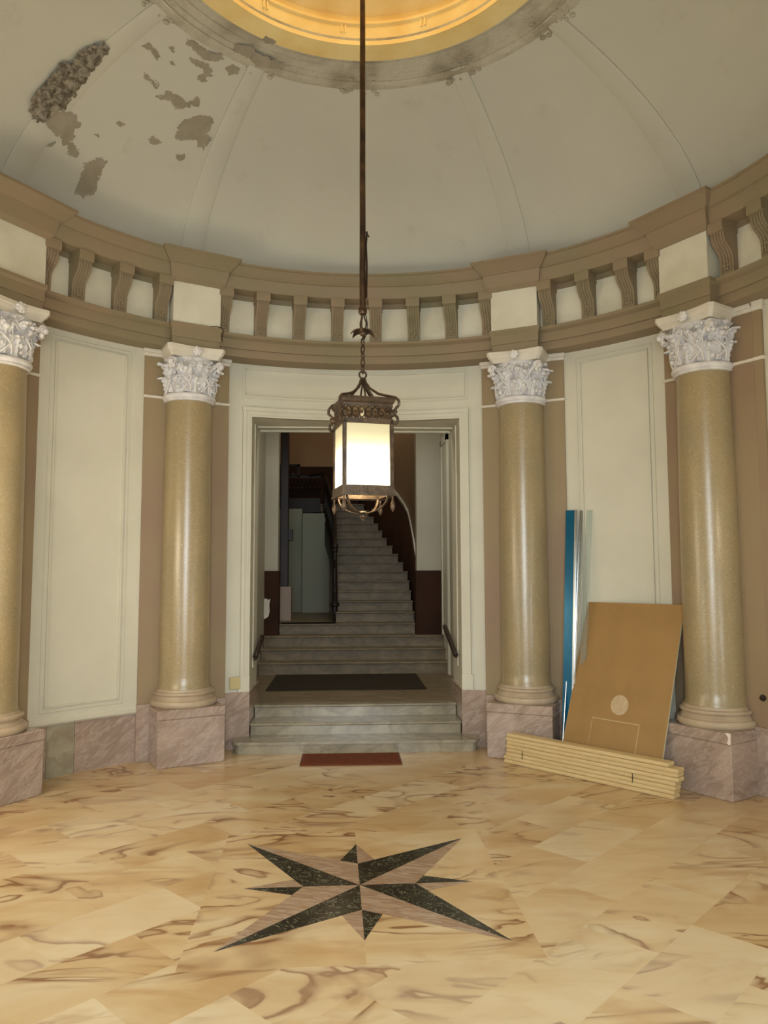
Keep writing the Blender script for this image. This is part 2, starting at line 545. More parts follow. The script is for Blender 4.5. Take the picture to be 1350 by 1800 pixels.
def side_wall(t0, t1, name, mat_=None):
    m = MB()
    m.arc([(3.255, .41), (3.255, 4.3), (3.55, 4.3), (3.55, .41)], t0, t1, 24)
    m.arc([(3.248, .415), (3.24, .425), (3.24, .455), (3.255, .47), (3.30, .47), (3.30, .415)], t0, t1, 24)
    return struct(m.build(name, mat_ or M_cream))
side_wall(22.6, 65.5, 'wall_right')
side_wall(-65.5, -22.6, 'wall_left')
# plain bays beyond the picture close the round room
side_wall(65.5, 114, 'wall_right_side')
side_wall(-114, -65.5, 'wall_left_side')
side_wall(114, 157.5, 'wall_back_right')
side_wall(-157.5, -114, 'wall_back_left')

def baseboard(name, t0, t1, splits=()):
    m = MB()
    ts = [t0] + list(splits) + [t1]
    for i in range(len(ts) - 1):
        m.arc([(3.268, 0), (3.268, .412), (3.5, .412), (3.5, 0)], ts[i] + (.03 if i else 0), ts[i + 1] - .03, 12, mi=(0 if not splits else (1 if i == (1 if t0 < 0 else 0) and len(splits) > 1 else 0)))
    return struct(m.build(name, [M_mauve_marble, M_pale_marble]))
baseboard('baseboard_left', -52, -35.5, (-48.9, -44.8))
baseboard('baseboard_right', 35.5, 53)
m = MB()
for t0, t1 in ((65.5, 114), (114, 157.5), (-114, -65.5), (-157.5, -114)):
    m.arc([(3.268, 0), (3.268, .412), (3.5, .412), (3.5, 0)], t0, t1, 24)
struct(m.build('baseboard_back', M_mauve_marble))
for s, nm in ((-1, 'baseboard_front_left'), (1, 'baseboard_front_right')):
    m = MB()
    p = arc_pts(3.27, s * 23.4, s * 17.7, 8) + [(s * .992, 3.85), (s * 1.03, 3.852), (s * 1.03, 3.2), (s * 1.36, 3.05)]
    if s > 0: p = p[::-1]
    m.prism(p, .0, .513)
    struct(m.build(nm, M_mauve_marble))

# dome with oculus
def dome_r_z(r):
    return 4.30 + 1.28 * math.sqrt(max(0, 1 - (r / 3.1) ** 2))
def build_dome():
    m = MB()
    prof = []
    for i in range(41):
        a = R(3) + (math.acos(1.13 / 3.1) - R(3)) * i / 40
        prof.append((3.1 * cos(a), 4.30 + 1.28 * sin(a)))
    n = 120; rings = []
    for r, z in prof:
        rings.append([(r * cos(2 * pi * k / n), r * sin(2 * pi * k / n), z) for k in range(n)])
    for r, z in [(1.3, 5.75), (2.3, 5.4), (3.2, 4.7), (3.3, 4.3)]:
        rings.append([(r * cos(2 * pi * k / n), r * sin(2 * pi * k / n), z) for k in range(n)])
    vs = [p for rg in rings for p in rg]; fs = []
    h = len(rings)
    for i in range(h):
        j = (i + 1) % h
        for k in range(n):
            l = (k + 1) % n
            fs.append((i * n + k, i * n + l, j * n + l, j * n + k))
    m.add(vs, fs)
    c = m.build('ceiling', M_dome, smooth=30)
    struct(c)
    # flat ribs rising from each column
    for t in (-150.8, -120.6, -59.6, -29.6, 29.6, 59.6, 120.6, 150.8):
        m = MB(); rows = []; rows2 = []
        for i in range(25):
            r = 3.07 - (3.07 - 1.5) * i / 24
            hw = .104 - .044 * i / 24
            row = []
            for (x, d) in ((-hw, -.004), (-hw, .010), (-hw + .010, .014), (hw - .010, .014), (hw, .010), (hw, -.004)):
                z = dome_r_z(r)
                # inward normal of the ellipse
                nr = -(r / 3.1 ** 2); nz = -((z - 4.3) / 1.28 ** 2); ln = math.hypot(nr, nz)
                rr = r + nr / ln * d; zz = z + nz / ln * d
                t_ = R(t)
                row.append((rr * sin(t_) + x * cos(t_), rr * cos(t_) - x * sin(t_), zz))
            rows.append(row)
        m.grid(rows)
        m.build('rib', M_dome, c, smooth=30)
    # stucco rings round the oculus
    m = MB()
    for r0, r1, d in ((1.13, 1.17, .03), (1.20, 1.215, .012), (1.24, 1.25, .010), (1.30, 1.33, .018), (1.38, 1.388, .010), (1.45, 1.458, .012), (1.50, 1.56, .02)):
        prof = []
        for r, dd in ((r0, .003), (r0, d * .6), ((r0 + r1) / 2, d), (r1, d * .6), (r1, .003)):
            prof.append((r, dome_r_z(r) - dd))
        m.lathe(prof, 120)
    m.build('stucco_ring', M_wreath, c, smooth=40)
    m = MB(); rows = []
    for i in range(5):
        r = 1.13 + .45 * i / 4
        z = dome_r_z(r) - .0025
        rows.append((r, z))
    m.lathe(rows, 120)
    m.build('stained_ring', M_wreath, c, smooth=40)
    # leaf clusters where the ribs meet the ring
    rnd = random.Random(4)
    for t in (-59.6, -29.6, 0, 29.6, 59.6):
        m = MB()
        for k in range(26):
            r = 1.52 + rnd.uniform(-.07, .10); tt = t + rnd.uniform(-5.5, 5.5)
            p = pol(r, tt, dome_r_z(r) - .004)
            m.sphere(p, rnd.uniform(.012, .026), 7, (1, 1, .5))
        m.build('stucco_leaves', M_wreath, c, smooth=60)
    return c
ceiling = build_dome()

PATCH = {
'crumble': [(-63.15, 2.68), (-63.96, 2.59), (-64.18, 2.448), (-64.56, 2.353), (-64.47, 2.306), (-63.6, 2.264), (-63.89, 2.175), (-63.67, 2.107), (-63.12, 2.05), (-62.38, 1.999), (-60.34, 2.015), (-59.86, 2.077), (-59.64, 2.158), (-59.47, 2.221), (-59.41, 2.292), (-58.8, 2.397), (-58.66, 2.505), (-58.9, 2.57), (-59.5, 2.615), (-59.81, 2.669), (-60.46, 2.703), (-61.73, 2.706)],
'p1': [(-59.85, 2.678), (-59.5, 2.615), (-58.67, 2.583), (-57.79, 2.54), (-56.73, 2.55), (-55.4, 2.564), (-54.35, 2.594), (-54.89, 2.635), (-54.1, 2.692), (-54.71, 2.727), (-56.34, 2.721), (-57.33, 2.723), (-58.72, 2.702)],
'p2': [(-55.9, 2.736), (-55.2, 2.708), (-53.26, 2.721), (-52.22, 2.757), (-52.55, 2.792), (-53.55, 2.792), (-54.63, 2.766)],
'p3': [(-50.4, 2.971), (-50.46, 2.904), (-50.8, 2.847), (-50.76, 2.789), (-49.75, 2.75), (-48.51, 2.71), (-47.65, 2.752), (-47.63, 2.812), (-47.57, 2.867), (-47.48, 2.933), (-48.14, 2.959), (-49.25, 2.97)],
'p4': [(-57.27, 2.791), (-56.7, 2.75), (-56.3, 2.77), (-56.67, 2.797), (-57.47, 2.811)],
'p5': [(-51.63, 2.028), (-50.23, 2.015), (-48.45, 2.034), (-47.03, 2.051), (-47.03, 2.073), (-48.65, 2.066), (-50.32, 2.051)],
'p6': [(-46.52, 2.139), (-45.42, 2.103), (-45.08, 2.068), (-44.36, 2.047), (-41.64, 2.047), (-39.86, 2.057), (-38.71, 1.97), (-37.71, 2.018), (-37.77, 2.051), (-39.69, 2.086), (-40.56, 2.135), (-41.7, 2.146), (-43.27, 2.112)],
'p7': [(-45.52, 1.732), (-44.22, 1.711), (-42.09, 1.697), (-39.54, 1.729), (-38.76, 1.771), (-39.32, 1.826), (-40.6, 1.855), (-41.39, 1.836), (-40.54, 1.792), (-41.17, 1.759), (-43.2, 1.759), (-44.61, 1.759)],
'p8': [(-49.35, 1.63), (-48.26, 1.593), (-45.94, 1.602), (-43.36, 1.602), (-40.11, 1.571), (-38.74, 1.604), (-40.32, 1.665), (-42.66, 1.686), (-45.2, 1.668), (-47.77, 1.665)],
'p9': [(-39.05, 2.36), (-39.05, 2.282), (-39.16, 2.216), (-37.07, 2.131), (-35.29, 2.096), (-33.74, 2.093), (-33.0, 2.167), (-33.04, 2.221), (-32.27, 2.293), (-32.7, 2.371), (-33.71, 2.365), (-35.06, 2.33), (-36.85, 2.353), (-38.1, 2.38)],
'p10': [(-37.21, 2.49), (-35.72, 2.456), (-35.38, 2.5), (-36.0, 2.529), (-36.84, 2.513)],
'p11': [(-48.94, 1.844), (-48.51, 1.823), (-47.1, 1.831), (-47.44, 1.85)],
'p12': [(-51.26, 1.748), (-50.55, 1.719), (-49.14, 1.756), (-49.74, 1.77)],
'p13': [(-43.18, 2.462), (-42.61, 2.416), (-40.67, 2.44), (-41.32, 2.472), (-42.45, 2.483)],
'p14': [(-38.54, 1.466), (-37.04, 1.41), (-32.28, 1.415), (-28.48, 1.423), (-24.49, 1.451), (-21.88, 1.448), (-22.32, 1.483), (-26.93, 1.523), (-32.35, 1.508), (-36.79, 1.505)],
'p15': [(-34.41, 1.297), (-33.43, 1.252), (-29.9, 1.264), (-28.06, 1.287), (-30.32, 1.322)],
'p16': [(-36.91, 1.673), (-35.88, 1.613), (-33.43, 1.621), (-33.23, 1.673), (-35.13, 1.712)],
'p17': [(-55.97, 1.865), (-55.2, 1.806), (-52.72, 1.822), (-51.16, 1.841), (-51.04, 1.885), (-53.46, 1.854)],
'p18': [(-49.89, 2.459), (-49.44, 2.429), (-48.23, 2.431), (-48.7, 2.462)],
'p19': [(-51.94, 2.603), (-51.34, 2.584), (-50.56, 2.586), (-51.03, 2.605)],
'p20': [(4.72, 1.191), (10.16, 1.194), (9.52, 1.237), (5.22, 1.231)],
'p21': [(-10.16, 1.224), (-4.33, 1.197), (0.12, 1.25), (-0.23, 1.3), (-5.92, 1.29)],
}
def inside(p, poly):
    x, y = p; c = False; n = len(poly)
    for i in range(n):
        x1, y1 = poly[i]; x2, y2 = poly[(i + 1) % n]
        if (y1 > y) != (y2 > y) and x < (x2 - x1) * (y - y1) / (y2 - y1) + x1: c = not c
    return c
def dome_pt(t, r, d):
    z = dome_r_z(r)
    nr = -(r / 3.1 ** 2); nz = -((z - 4.3) / 1.28 ** 2); ln = math.hypot(nr, nz)
    rr = r + nr / ln * d
    return Vector((rr * sin(R(t)), rr * cos(R(t)), z + nz / ln * d))
def patches():
    """places where the paint or the plaster has come off: thin ragged layers lying on the dome"""
    for key, poly in PATCH.items():
        rc = sum(p[1] for p in poly) / len(poly)
        # local metric: x = t * rc * pi/180, y = r
        kx = rc * pi / 180
        q = [(t * kx, r) for t, r in poly]
        big = key == 'crumble'
        step = .006 if not big else .013
        x0 = min(p[0] for p in q) - .03; x1 = max(p[0] for p in q) + .03
        y0 = min(p[1] for p in q) - .03; y1 = max(p[1] for p in q) + .03
        nx = int((x1 - x0) / step) + 1; ny = int((y1 - y0) / step) + 1
        m = MB(); idx = {}
        amp = .026 if len(poly) > 6 else .012
        def P(i, j):
            if (i, j) not in idx:
                x = x0 + i * step; y = y0 + j * step
                if big:
                    d = .012 + .055 * (noise.noise(Vector((x * 22, y * 22, 3))) + .4 * noise.noise(Vector((x * 55, y * 55, 9))))
                    d = max(.004, d) + .014
                else:
                    d = .003 + .0015 * noise.noise(Vector((x * 30, y * 30, 1)))
                    if min(abs(x / kx + 59.6), abs(x / kx + 29.6)) < 2.9: d += .014
                    if y < 1.6: d += .012
                idx[(i, j)] = len(m.v)
                m.v.append(tuple(dome_pt(x / kx, y, d)))
            return idx[(i, j)]
        for i in range(nx):
            for j in range(ny):
                cx = x0 + (i + .5) * step; cy = y0 + (j + .5) * step
                jx = amp * noise.noise(Vector((cx * 28, cy * 28, 5))); jy = amp * noise.noise(Vector((cx * 28, cy * 28, 11)))
                jx += .45 * amp * noise.noise(Vector((cx * 90, cy * 90, 7))); jy += .45 * amp * noise.noise(Vector((cx * 90, cy * 90, 13)))
                if inside((cx + jx, cy + jy), q):
                    m.f.append((P(i, j), P(i + 1, j), P(i + 1, j + 1), P(i, j + 1))); m.mi.append(0)
        if m.f:
            o = m.build('crumbled_plaster' if big else 'bare_patch', M_crumb if big else M_exposed, ceiling, smooth=(50 if not big else 25), fix=False)
            if big: o['label'] = 'rough broken plaster with grey rubble showing'
patches()

# drum and yellow skylight above the oculus
def drum():
    m = MB()
    prof = [(1.131, 5.44), (1.131, 5.50), (1.125, 5.515), (1.125, 5.575), (1.105, 5.585), (1.105, 5.605), (1.13, 5.615), (1.13, 5.66), (1.09, 5.68), (1.06, 5.70), (1.02, 5.72), (1.0, 5.74), (1.0, 5.77), (1.08, 5.80), (1.08, 6.35), (1.3, 6.35), (1.3, 5.44)]
    n = 96; vs = []; fs = []
    h = len(prof)
    for r, z in prof:
        vs += [(r * cos(2 * pi * k / n), r * sin(2 * pi * k / n), z) for k in range(n)]
    for i in range(h):
        j = (i + 1) % h
        for k in range(n):
            l = (k + 1) % n
            fs.append((i * n + k, i * n + l, j * n + l, j * n + k))
    m.add(vs, fs)
    for k in range(12):
        T = Matrix.Rotation(R(30 * k + 6), 4, 'Z')
        m.box(-.02, -.008, 1.11, 1.128, 5.52, 5.575, T)
        m.box(.008, .02, 1.11, 1.128, 5.52, 5.575, T)
    o = struct(m.build('ceiling_drum', M_yellow_stucco, smooth=30))
    m = MB()
    m.lathe([(.001, 6.34), (1.08, 6.34), (1.08, 6.36), (.001, 6.36)], 64)
    g = m.build('window_1', M_skyglass, None)
    struct(g)
drum()

# mouldings on the walls (trim)
def mould_rect(m, t0, t1, z0, z1, r, w=.045):
    dt = lambda s: math.degrees(s / r)
    def ridge(o, wd, pr):
        a0, a1, b0, b1 = t0 + dt(o), t1 - dt(o), z0 + o, z1 - o
        P = lambda za, zb: [(r - pr, za + .003), (r - pr, zb - .003), (r - pr * .3, zb), (r + .01, zb), (r + .01, za), (r - pr * .3, za)]
        m.arc(P(b0, b0 + wd), a0, a1, 20); m.arc(P(b1 - wd, b1), a0, a1, 20)
        m.arc(P(b0 + wd, b1 - wd), a0, a0 + dt(wd), 1); m.arc(P(b0 + wd, b1 - wd), a1 - dt(wd), a1, 1)
    ridge(0, .010, .007)
    ridge(w - .012, .015, .016)
m = MB(); mould_rect(m, -50.3, -37.9, .51, 3.565, 3.255, .05); struct(m.build('trim_1', M_cream))
m = MB(); mould_rect(m, 37.6, 50.1, .51, 3.555, 3.255, .05); struct(m.build('trim_2', M_cream))
m = MB(); mould_rect(m, -19.4, 19.2, 3.292, 3.608, 3.29, .04); struct(m.build('trim_3', M_cream))
# casing round the doorway
def casing():
    m = MB()
    def bandv(a, b, pr, z1):
        for s in (-1, 1):
            m.arc([(3.29 - pr, .66), (3.29 - pr, z1), (3.31, z1), (3.31, .66)], min(s * a, s * b), max(s * a, s * b), 2)
    def bandh(z0, z1, pr, t):
        m.arc([(3.29 - pr, z0), (3.29 - pr, z1), (3.31, z1), (3.31, z0)], -t, t, 32)
    bandv(17.76, 18.15, .010, 3.13); bandv(18.15, 18.75, .020, 3.165); bandv(18.75, 19.3, .034, 3.165)
    bandh(3.11, 3.13, .010, 17.76); bandh(3.13, 3.165, .020, 18.75); bandh(3.165, 3.20, .036, 19.4)
    # base blocks
    for s in (-1, 1):
        m.arc([(3.262, .515), (3.262, .66), (3.31, .66), (3.31, .515)], min(s * 17.76, s * 19.6), max(s * 17.76, s * 19.6), 2)
    # moulding lines inside the opening
    m.box(-1.0, 1.0, 3.60, 3.63, 3.098, 3.112); m.box(-1.0, 1.0, 3.80, 3.85, 3.095, 3.112)
    for s in (-1, 1):
        m.box(min(s * 1.000, s * 1.02), max(s * 1.000, s * 1.02), 3.42, 3.45, .7, 3.1)
    struct(m.build('trim_4', M_cream))
casing()

# entrance passage behind the photographer
m = MB()
m.box(-1.45, -1.25, -6.0, -3.85, 0, 4.3); m.box(1.25, 1.45, -6.0, -3.85, 0, 4.3); m.box(-1.45, 1.45, -6.0, -3.85, 4.1, 4.3)
struct(m.build('wall_entrance', M_cream))

# landing and stair hall
def hall():
    m = MB(); m.box(-1.25, 1.25, 3.598, 5.70, .0, .33)
    struct(m.build('floor_landing', M_stair_marble))
    m = MB()
    m.box(-1.45, -1.22, 3.85, 6.35, 0, 4.3); m.box(1.22, 1.45, 3.85, 6.35, 0, 4.3)
    struct(m.build('wall_landing', M_grey_wall))
    m = MB(); m.box(-1.45, 1.45, 3.85, 6.6, 4.2, 4.35)
    struct(m.build('ceiling_landing', M_grey_wall))
    m = MB()
    m.box(-1.9, -1.04, 6.35, 6.55, 0, 6.2); m.box(.87, 1.9, 6.35, 6.55, 0, 6.2); m.box(-1.04, .87, 6.35, 6.55, 4.0, 6.2)
    w = struct(m.build('wall_hall_front', M_grey_wall))
    m = MB()
    m.box(-1.30, -1.035, 6.335, 6.352, .62, 1.65); m.box(-1.042, -1.025, 6.35, 6.56, .62, 1.65)
    m.box(.865, 1.24, 6.335, 6.352, .62, 1.65); m.box(.855, .872, 6.35, 6.56, .62, 1.65)
    m.build('dado', M_brown_dado, w)
    # torn white patch on the left dado
    m = MB()
    pts = [(-1.285, 1.13), (-1.27, 1.10), (-1.215, .995), (-1.16, 1.03), (-1.145, 1.10), (-1.15, 1.20), (-1.135, 1.27), (-1.17, 1.255), (-1.185, 1.275), (-1.225, 1.27), (-1.235, 1.21), (-1.24, 1.17), (-1.265, 1.165)]
    T = Matrix(((1, 0, 0, 0), (0, 0, 1, 0), (0, 1, 0, 0), (0, 0, 0, 1)))
    m.prism(pts, 6.330, 6.337, T)
    m.build('bare_patch', M_band, w)
    # casing of a side door on the right wall of the landing
    m = MB()
    m.box(1.19, 1.225, 5.55, 5.66, .33, 3.42); m.box(1.19, 1.225, 6.12, 6.2, .79, 3.42); m.box(1.19, 1.225, 5.55, 6.2, 3.34, 3.44)
    m.box(1.205, 1.222, 5.66, 6.12, .34, 3.34)
    struct(m.build('door_1', M_cream))
    m = MB(); m.box(-1.9, -.25, 6.5, 10.0, .80, .92); m.box(-.25, .9, 6.75, 6.9, .8, .92)
    struct(m.build('floor_hall', M_stair_marble))
    # walls of the stair hall
    m = MB(); m.box(-2.05, -1.9, 6.35, 12.2, .8, 6.2)
    struct(m.build('wall_hall_left', M_green_wall))
    m = MB(); m.box(-1.9, -.92, 9.75, 9.95, .92, 2.80); m.box(-.90, -.3, 9.55, 9.75, .92, 2.7)
    struct(m.build('wall_hall_under_gallery', M_green_wall))
    m = MB(); m.box(-2.05, 1.9, 11.6, 11.8, .8, 6.2)
    w = struct(m.build('wall_hall_back', M_tan_wall))
    m = MB(); m.box(-1.9, 1.2, 11.58, 11.602, 2.95, 3.84)
    m.build('dado', M_brown_dado, w)
    m = MB(); m.box(-2.05, 2.0, 6.35, 11.8, 6.1, 6.25)
    struct(m.build('ceiling_hall', M_grey_wall))
    # curved right wall with a dado that climbs with the flight
    path = [(.905, 6.55), (.91, 7.0), (.91, 7.6), (.903, 7.89), (.86, 8.17), (.80, 8.45), (.725, 8.73), (.645, 9.01), (.575, 9.29), (.515, 9.57), (.445, 9.85), (.36, 10.13), (.29, 10.41), (.22, 10.8), (.16, 11.6)]
    zs = lambda Y: .485 + .145 * (min(Y, 10.41) - 5.65) / .28
    m = MB(); rows = [[(x, y, z) for z in (.8, 6.2)] for x, y in path] 
    back = [[(x + .5 + (y - 6.5) * .25, y, z) for z in (.8, 6.2)] for x, y in path]
    m.grid(rows); 
    m.grid([[(x, y, 6.2), (x + .5, y, 6.2)] for x, y in path])
    w = struct(m.build('wall_hall_right', M_tan_wall, smooth=40, solid=.02))
    m = MB(); m.grid([[(x - .016, y, .9), (x - .016, y, zs(y) + .90)] for x, y in path])
    m.build('dado', M_brown_dado, w, smooth=40, solid=.01)
    m = MB(); m.grid([[(x - .03, y, zs(y) + .90), (x - .03, y, zs(y) + .985)] for x, y in path])
    m.build('dado_rail', M_band, w, smooth=40, solid=.02)
hall()

# ================================================================ ENTABLATURE
ent = empty('entablature', (0, 0, 3.62))
tag(ent, 'brown and cream curved entablature of architrave, bracketed frieze and cornice under the dome', 'entablature')
def ebuild(m, name, mt, smooth=None, label=None):
    o = m.build(name, mt, None, smooth)
    o.parent = ent; o.matrix_parent_inverse = Matrix.Translation((0, 0, -3.62))
    if label: o['label'] = label
    return o
m = MB()
m.arc([(3.30, 3.62), (3.065, 3.62), (3.065, 3.69), (3.045, 3.692), (3.045, 3.775), (3.03, 3.78), (3.005, 3.795), (3.005, 3.82), (3.30, 3.82)], -180, 180, 144, cap=False)
ebuild(m, 'architrave', M_khaki, 25)
m = MB()
m.arc([(3.30, 3.82), (3.10, 3.82), (3.10, 4.19), (3.30, 4.19)], -180, 180, 144, cap=False)
ebuild(m, 'frieze', M_cream2, 25, 'cream frieze')
m = MB()
m.arc([(3.30, 4.17), (3.085, 4.17), (3.085, 4.215), (2.935, 4.215), (2.93, 4.222), (2.905, 4.318), (2.892, 4.322), (2.892, 4.332), (2.872, 4.35), (2.855, 4.375), (2.838, 4.397), (2.825, 4.40), (2.825, 4.42), (3.30, 4.43)], -180, 180, 144, cap=False)
ebuild(m, 'cornice', M_khaki, 25)

def frame(t):
    return Matrix.Translation(pol(R_COL, t)) @ Matrix.Rotation(-R(ORI[t]), 4, 'Z')
def loft(m, secs, T):
    """secs: (half width, front y, z), back at y=.13"""
    vs = []
    for hw, f, z in secs:
        vs += [T @ Vector((-hw, f, z)), T @ Vector((hw, f, z)), T @ Vector((hw, .13, z)), T @ Vector((-hw, .13, z))]
    n = len(secs); fs = []
    for i in range(n - 1):
        for k in range(4):
            l = (k + 1) % 4
            fs.append((i * 4 + k, i * 4 + l, i * 4 + 4 + l, i * 4 + 4 + k))
    fs += [(3, 2, 1, 0), tuple(range(n * 4 - 4, n * 4))]
    m.add(vs, fs)
for t in COLS:
    T = frame(t)
    m = MB(); loft(m, [(.212, -.205, 3.62), (.212, -.205, 3.69), (.218, -.215, 3.692), (.218, -.215, 3.775), (.232, -.232, 3.795), (.232, -.232, 3.822)], T)
    ebuild(m, 'architrave_block', M_khaki)
    m = MB(); loft(m, [(.212, -.222, 3.822), (.212, -.222, 4.19)], T)
    ebuild(m, 'frieze_block', M_cream2, None, 'cream frieze block')
    m = MB(); loft(m, [(.220, -.235, 4.185), (.232, -.25, 4.20), (.245, -.27, 4.217), (.262, -.305, 4.318), (.274, -.318, 4.322), (.276, -.32, 4.332), (.298, -.345, 4.352), (.318, -.375, 4.378), (.336, -.402, 4.398), (.342, -.412, 4.402), (.342, -.412, 4.425)], T)
    ebuild(m, 'cornice_block', M_khaki)

# consoles: scroll-sided brackets carrying the cornice
def console_mesh(m, t, w=.115):
    T = Matrix.Translation(pol(3.10, t)) @ Matrix.Rotation(-R(t), 4, 'Z')
    side = [(0.01, 3.822), (-.050, 3.822), (-.056, 3.86), (-.058, 3.93), (-.064, 3.97), (-.082, 4.0), (-.115, 4.03), (-.142, 4.06), (-.155, 4.10), (-.156, 4.125), (-.165, 4.13), (-.165, 4.205), (.01, 4.205)]
    def ext(pts, x0, x1):
        n = len(pts)
        vs = [T @ Vector((x0, y, z)) for y, z in pts] + [T @ Vector((x1, y, z)) for y, z in pts]
        fs = [(i, (i + 1) % n, n + (i + 1) % n, n + i) for i in range(n)] + [tuple(reversed(range(n))), tuple(range(n, 2 * n))]
        m.add(vs, fs)
    ext(side, -w / 2, w / 2)
    # capital block, wider at the top, and fluted leaf ridges on the front
    cap = [(0.01, 4.135), (-.172, 4.135), (-.178, 4.15), (-.178, 4.214), (.01, 4.214)]
    ext(cap, -w / 2 - .007, w / 2 + .007)
    for x in (-.036, -.012, .012, .036):
        ridge = [(y - .006, z) for y, z in side[2:10]]
        m.tube([T @ Vector((x, y, z)) for y, z in ridge], .006, 5)
    for x, z in ((-.02, 3.90), (.02, 3.90), (0, 3.87), (0, 3.93)):
        m.sphere(T @ Vector((x, -.06, z)), .014, 7)
tlist = [3.5, 10.4, 17.2, 23.85, 34.6, 41.5, 48.4, 53.9, 64.9, 71.5, 78.5]
for t in [-x for x in reversed(tlist)] + tlist:
    m = MB(); console_mesh(m, t)
    ebuild(m, 'console', M_khaki, 30)
# crack and lighter filled patch in the architrave right of the second column
m = MB()
T = frame(-A_COL)
m.tube([T @ Vector(p) for p in [(.12, -.236, 3.822), (.17, -.238, 3.828), (.215, -.238, 3.822), (.236, -.235, 3.80), (.240, -.20, 3.77), (.238, -.19, 3.74), (.235, -.21, 3.70)]], [.002, .004, .005, .005, .004, .004, .002], 5)
ebuild(m, 'crack', M_crack)

# ================================================================ COLUMNS AND PILASTERS
def bell_r(z):
    u = (z - 3.20) / .32
    return .178 + .014 * u + .06 * max(0, u - .55) ** 1.5 * 2.2
def leaf(m, ang, z0, h, w, out, seed=0, ball=.0):
    """an acanthus leaf: lobed blade rising along the bell with its tip rolled outward"""
    T = Matrix.Rotation(ang, 4, 'Z')
    nu, nv = 9, 15; rows = []
    for j in range(nv):
        v = j / (nv - 1)
        lob = 1 + .20 * abs(sin(v * pi * 3.6)) - .12
        ww = w * (.62 + .38 * sin(pi * min(1, v * .9 + .12))) * lob * (1 - max(0, v - .82) * 2.9)
        if v < .72:
            z = z0 + h * v / .72 * .88; rad = bell_r(min(z, 3.5)) + .010 + out * .18 * (v / .72) ** 2
        else:
            q = (v - .72) / .28 * pi * .95
            z = z0 + h * .88 + h * .12 * sin(q); rad = bell_r(min(z0 + h * .88, 3.5)) + .010 + out * .18 + out * .5 * (1 - cos(q)) * .62
        row = []
        for i in range(nu):
            u = i / (nu - 1) * 2 - 1
            rr = rad + .012 + .016 * (1 - abs(u)) ** 2 + .010 * cos(u * pi * 3) * (.4 + v) + .006 * sin(v * 30 + abs(u) * 7) - .018 * u * u * (1 if v < .72 else -.3)
            a = u * ww / rad
            row.append(T @ Vector((rr * sin(a), -rr * cos(a), z)))
        rows.append(row)
    m.grid(rows)
    if ball:
        zt = z0 + h * .86
        m.sphere(T @ Vector((0, -(bell_r(min(zt, 3.5)) + out * .62), zt)), ball, 9)
def spiral(m, c, T, r0, turns, side, rad=.010):
    pts = []
    n = int(turns * 14)
    for i in range(n + 1):
        a = 2 * pi * turns * i / n
        r = r0 * (1 - .86 * i / n)
        pts.append(T @ (Vector(c) + Vector((side * r * cos(a), -.012 * i / n, r * sin(a)))))
    m.tube(pts, [rad * (1 - .5 * i / n) for i in range(n + 1)], 6)

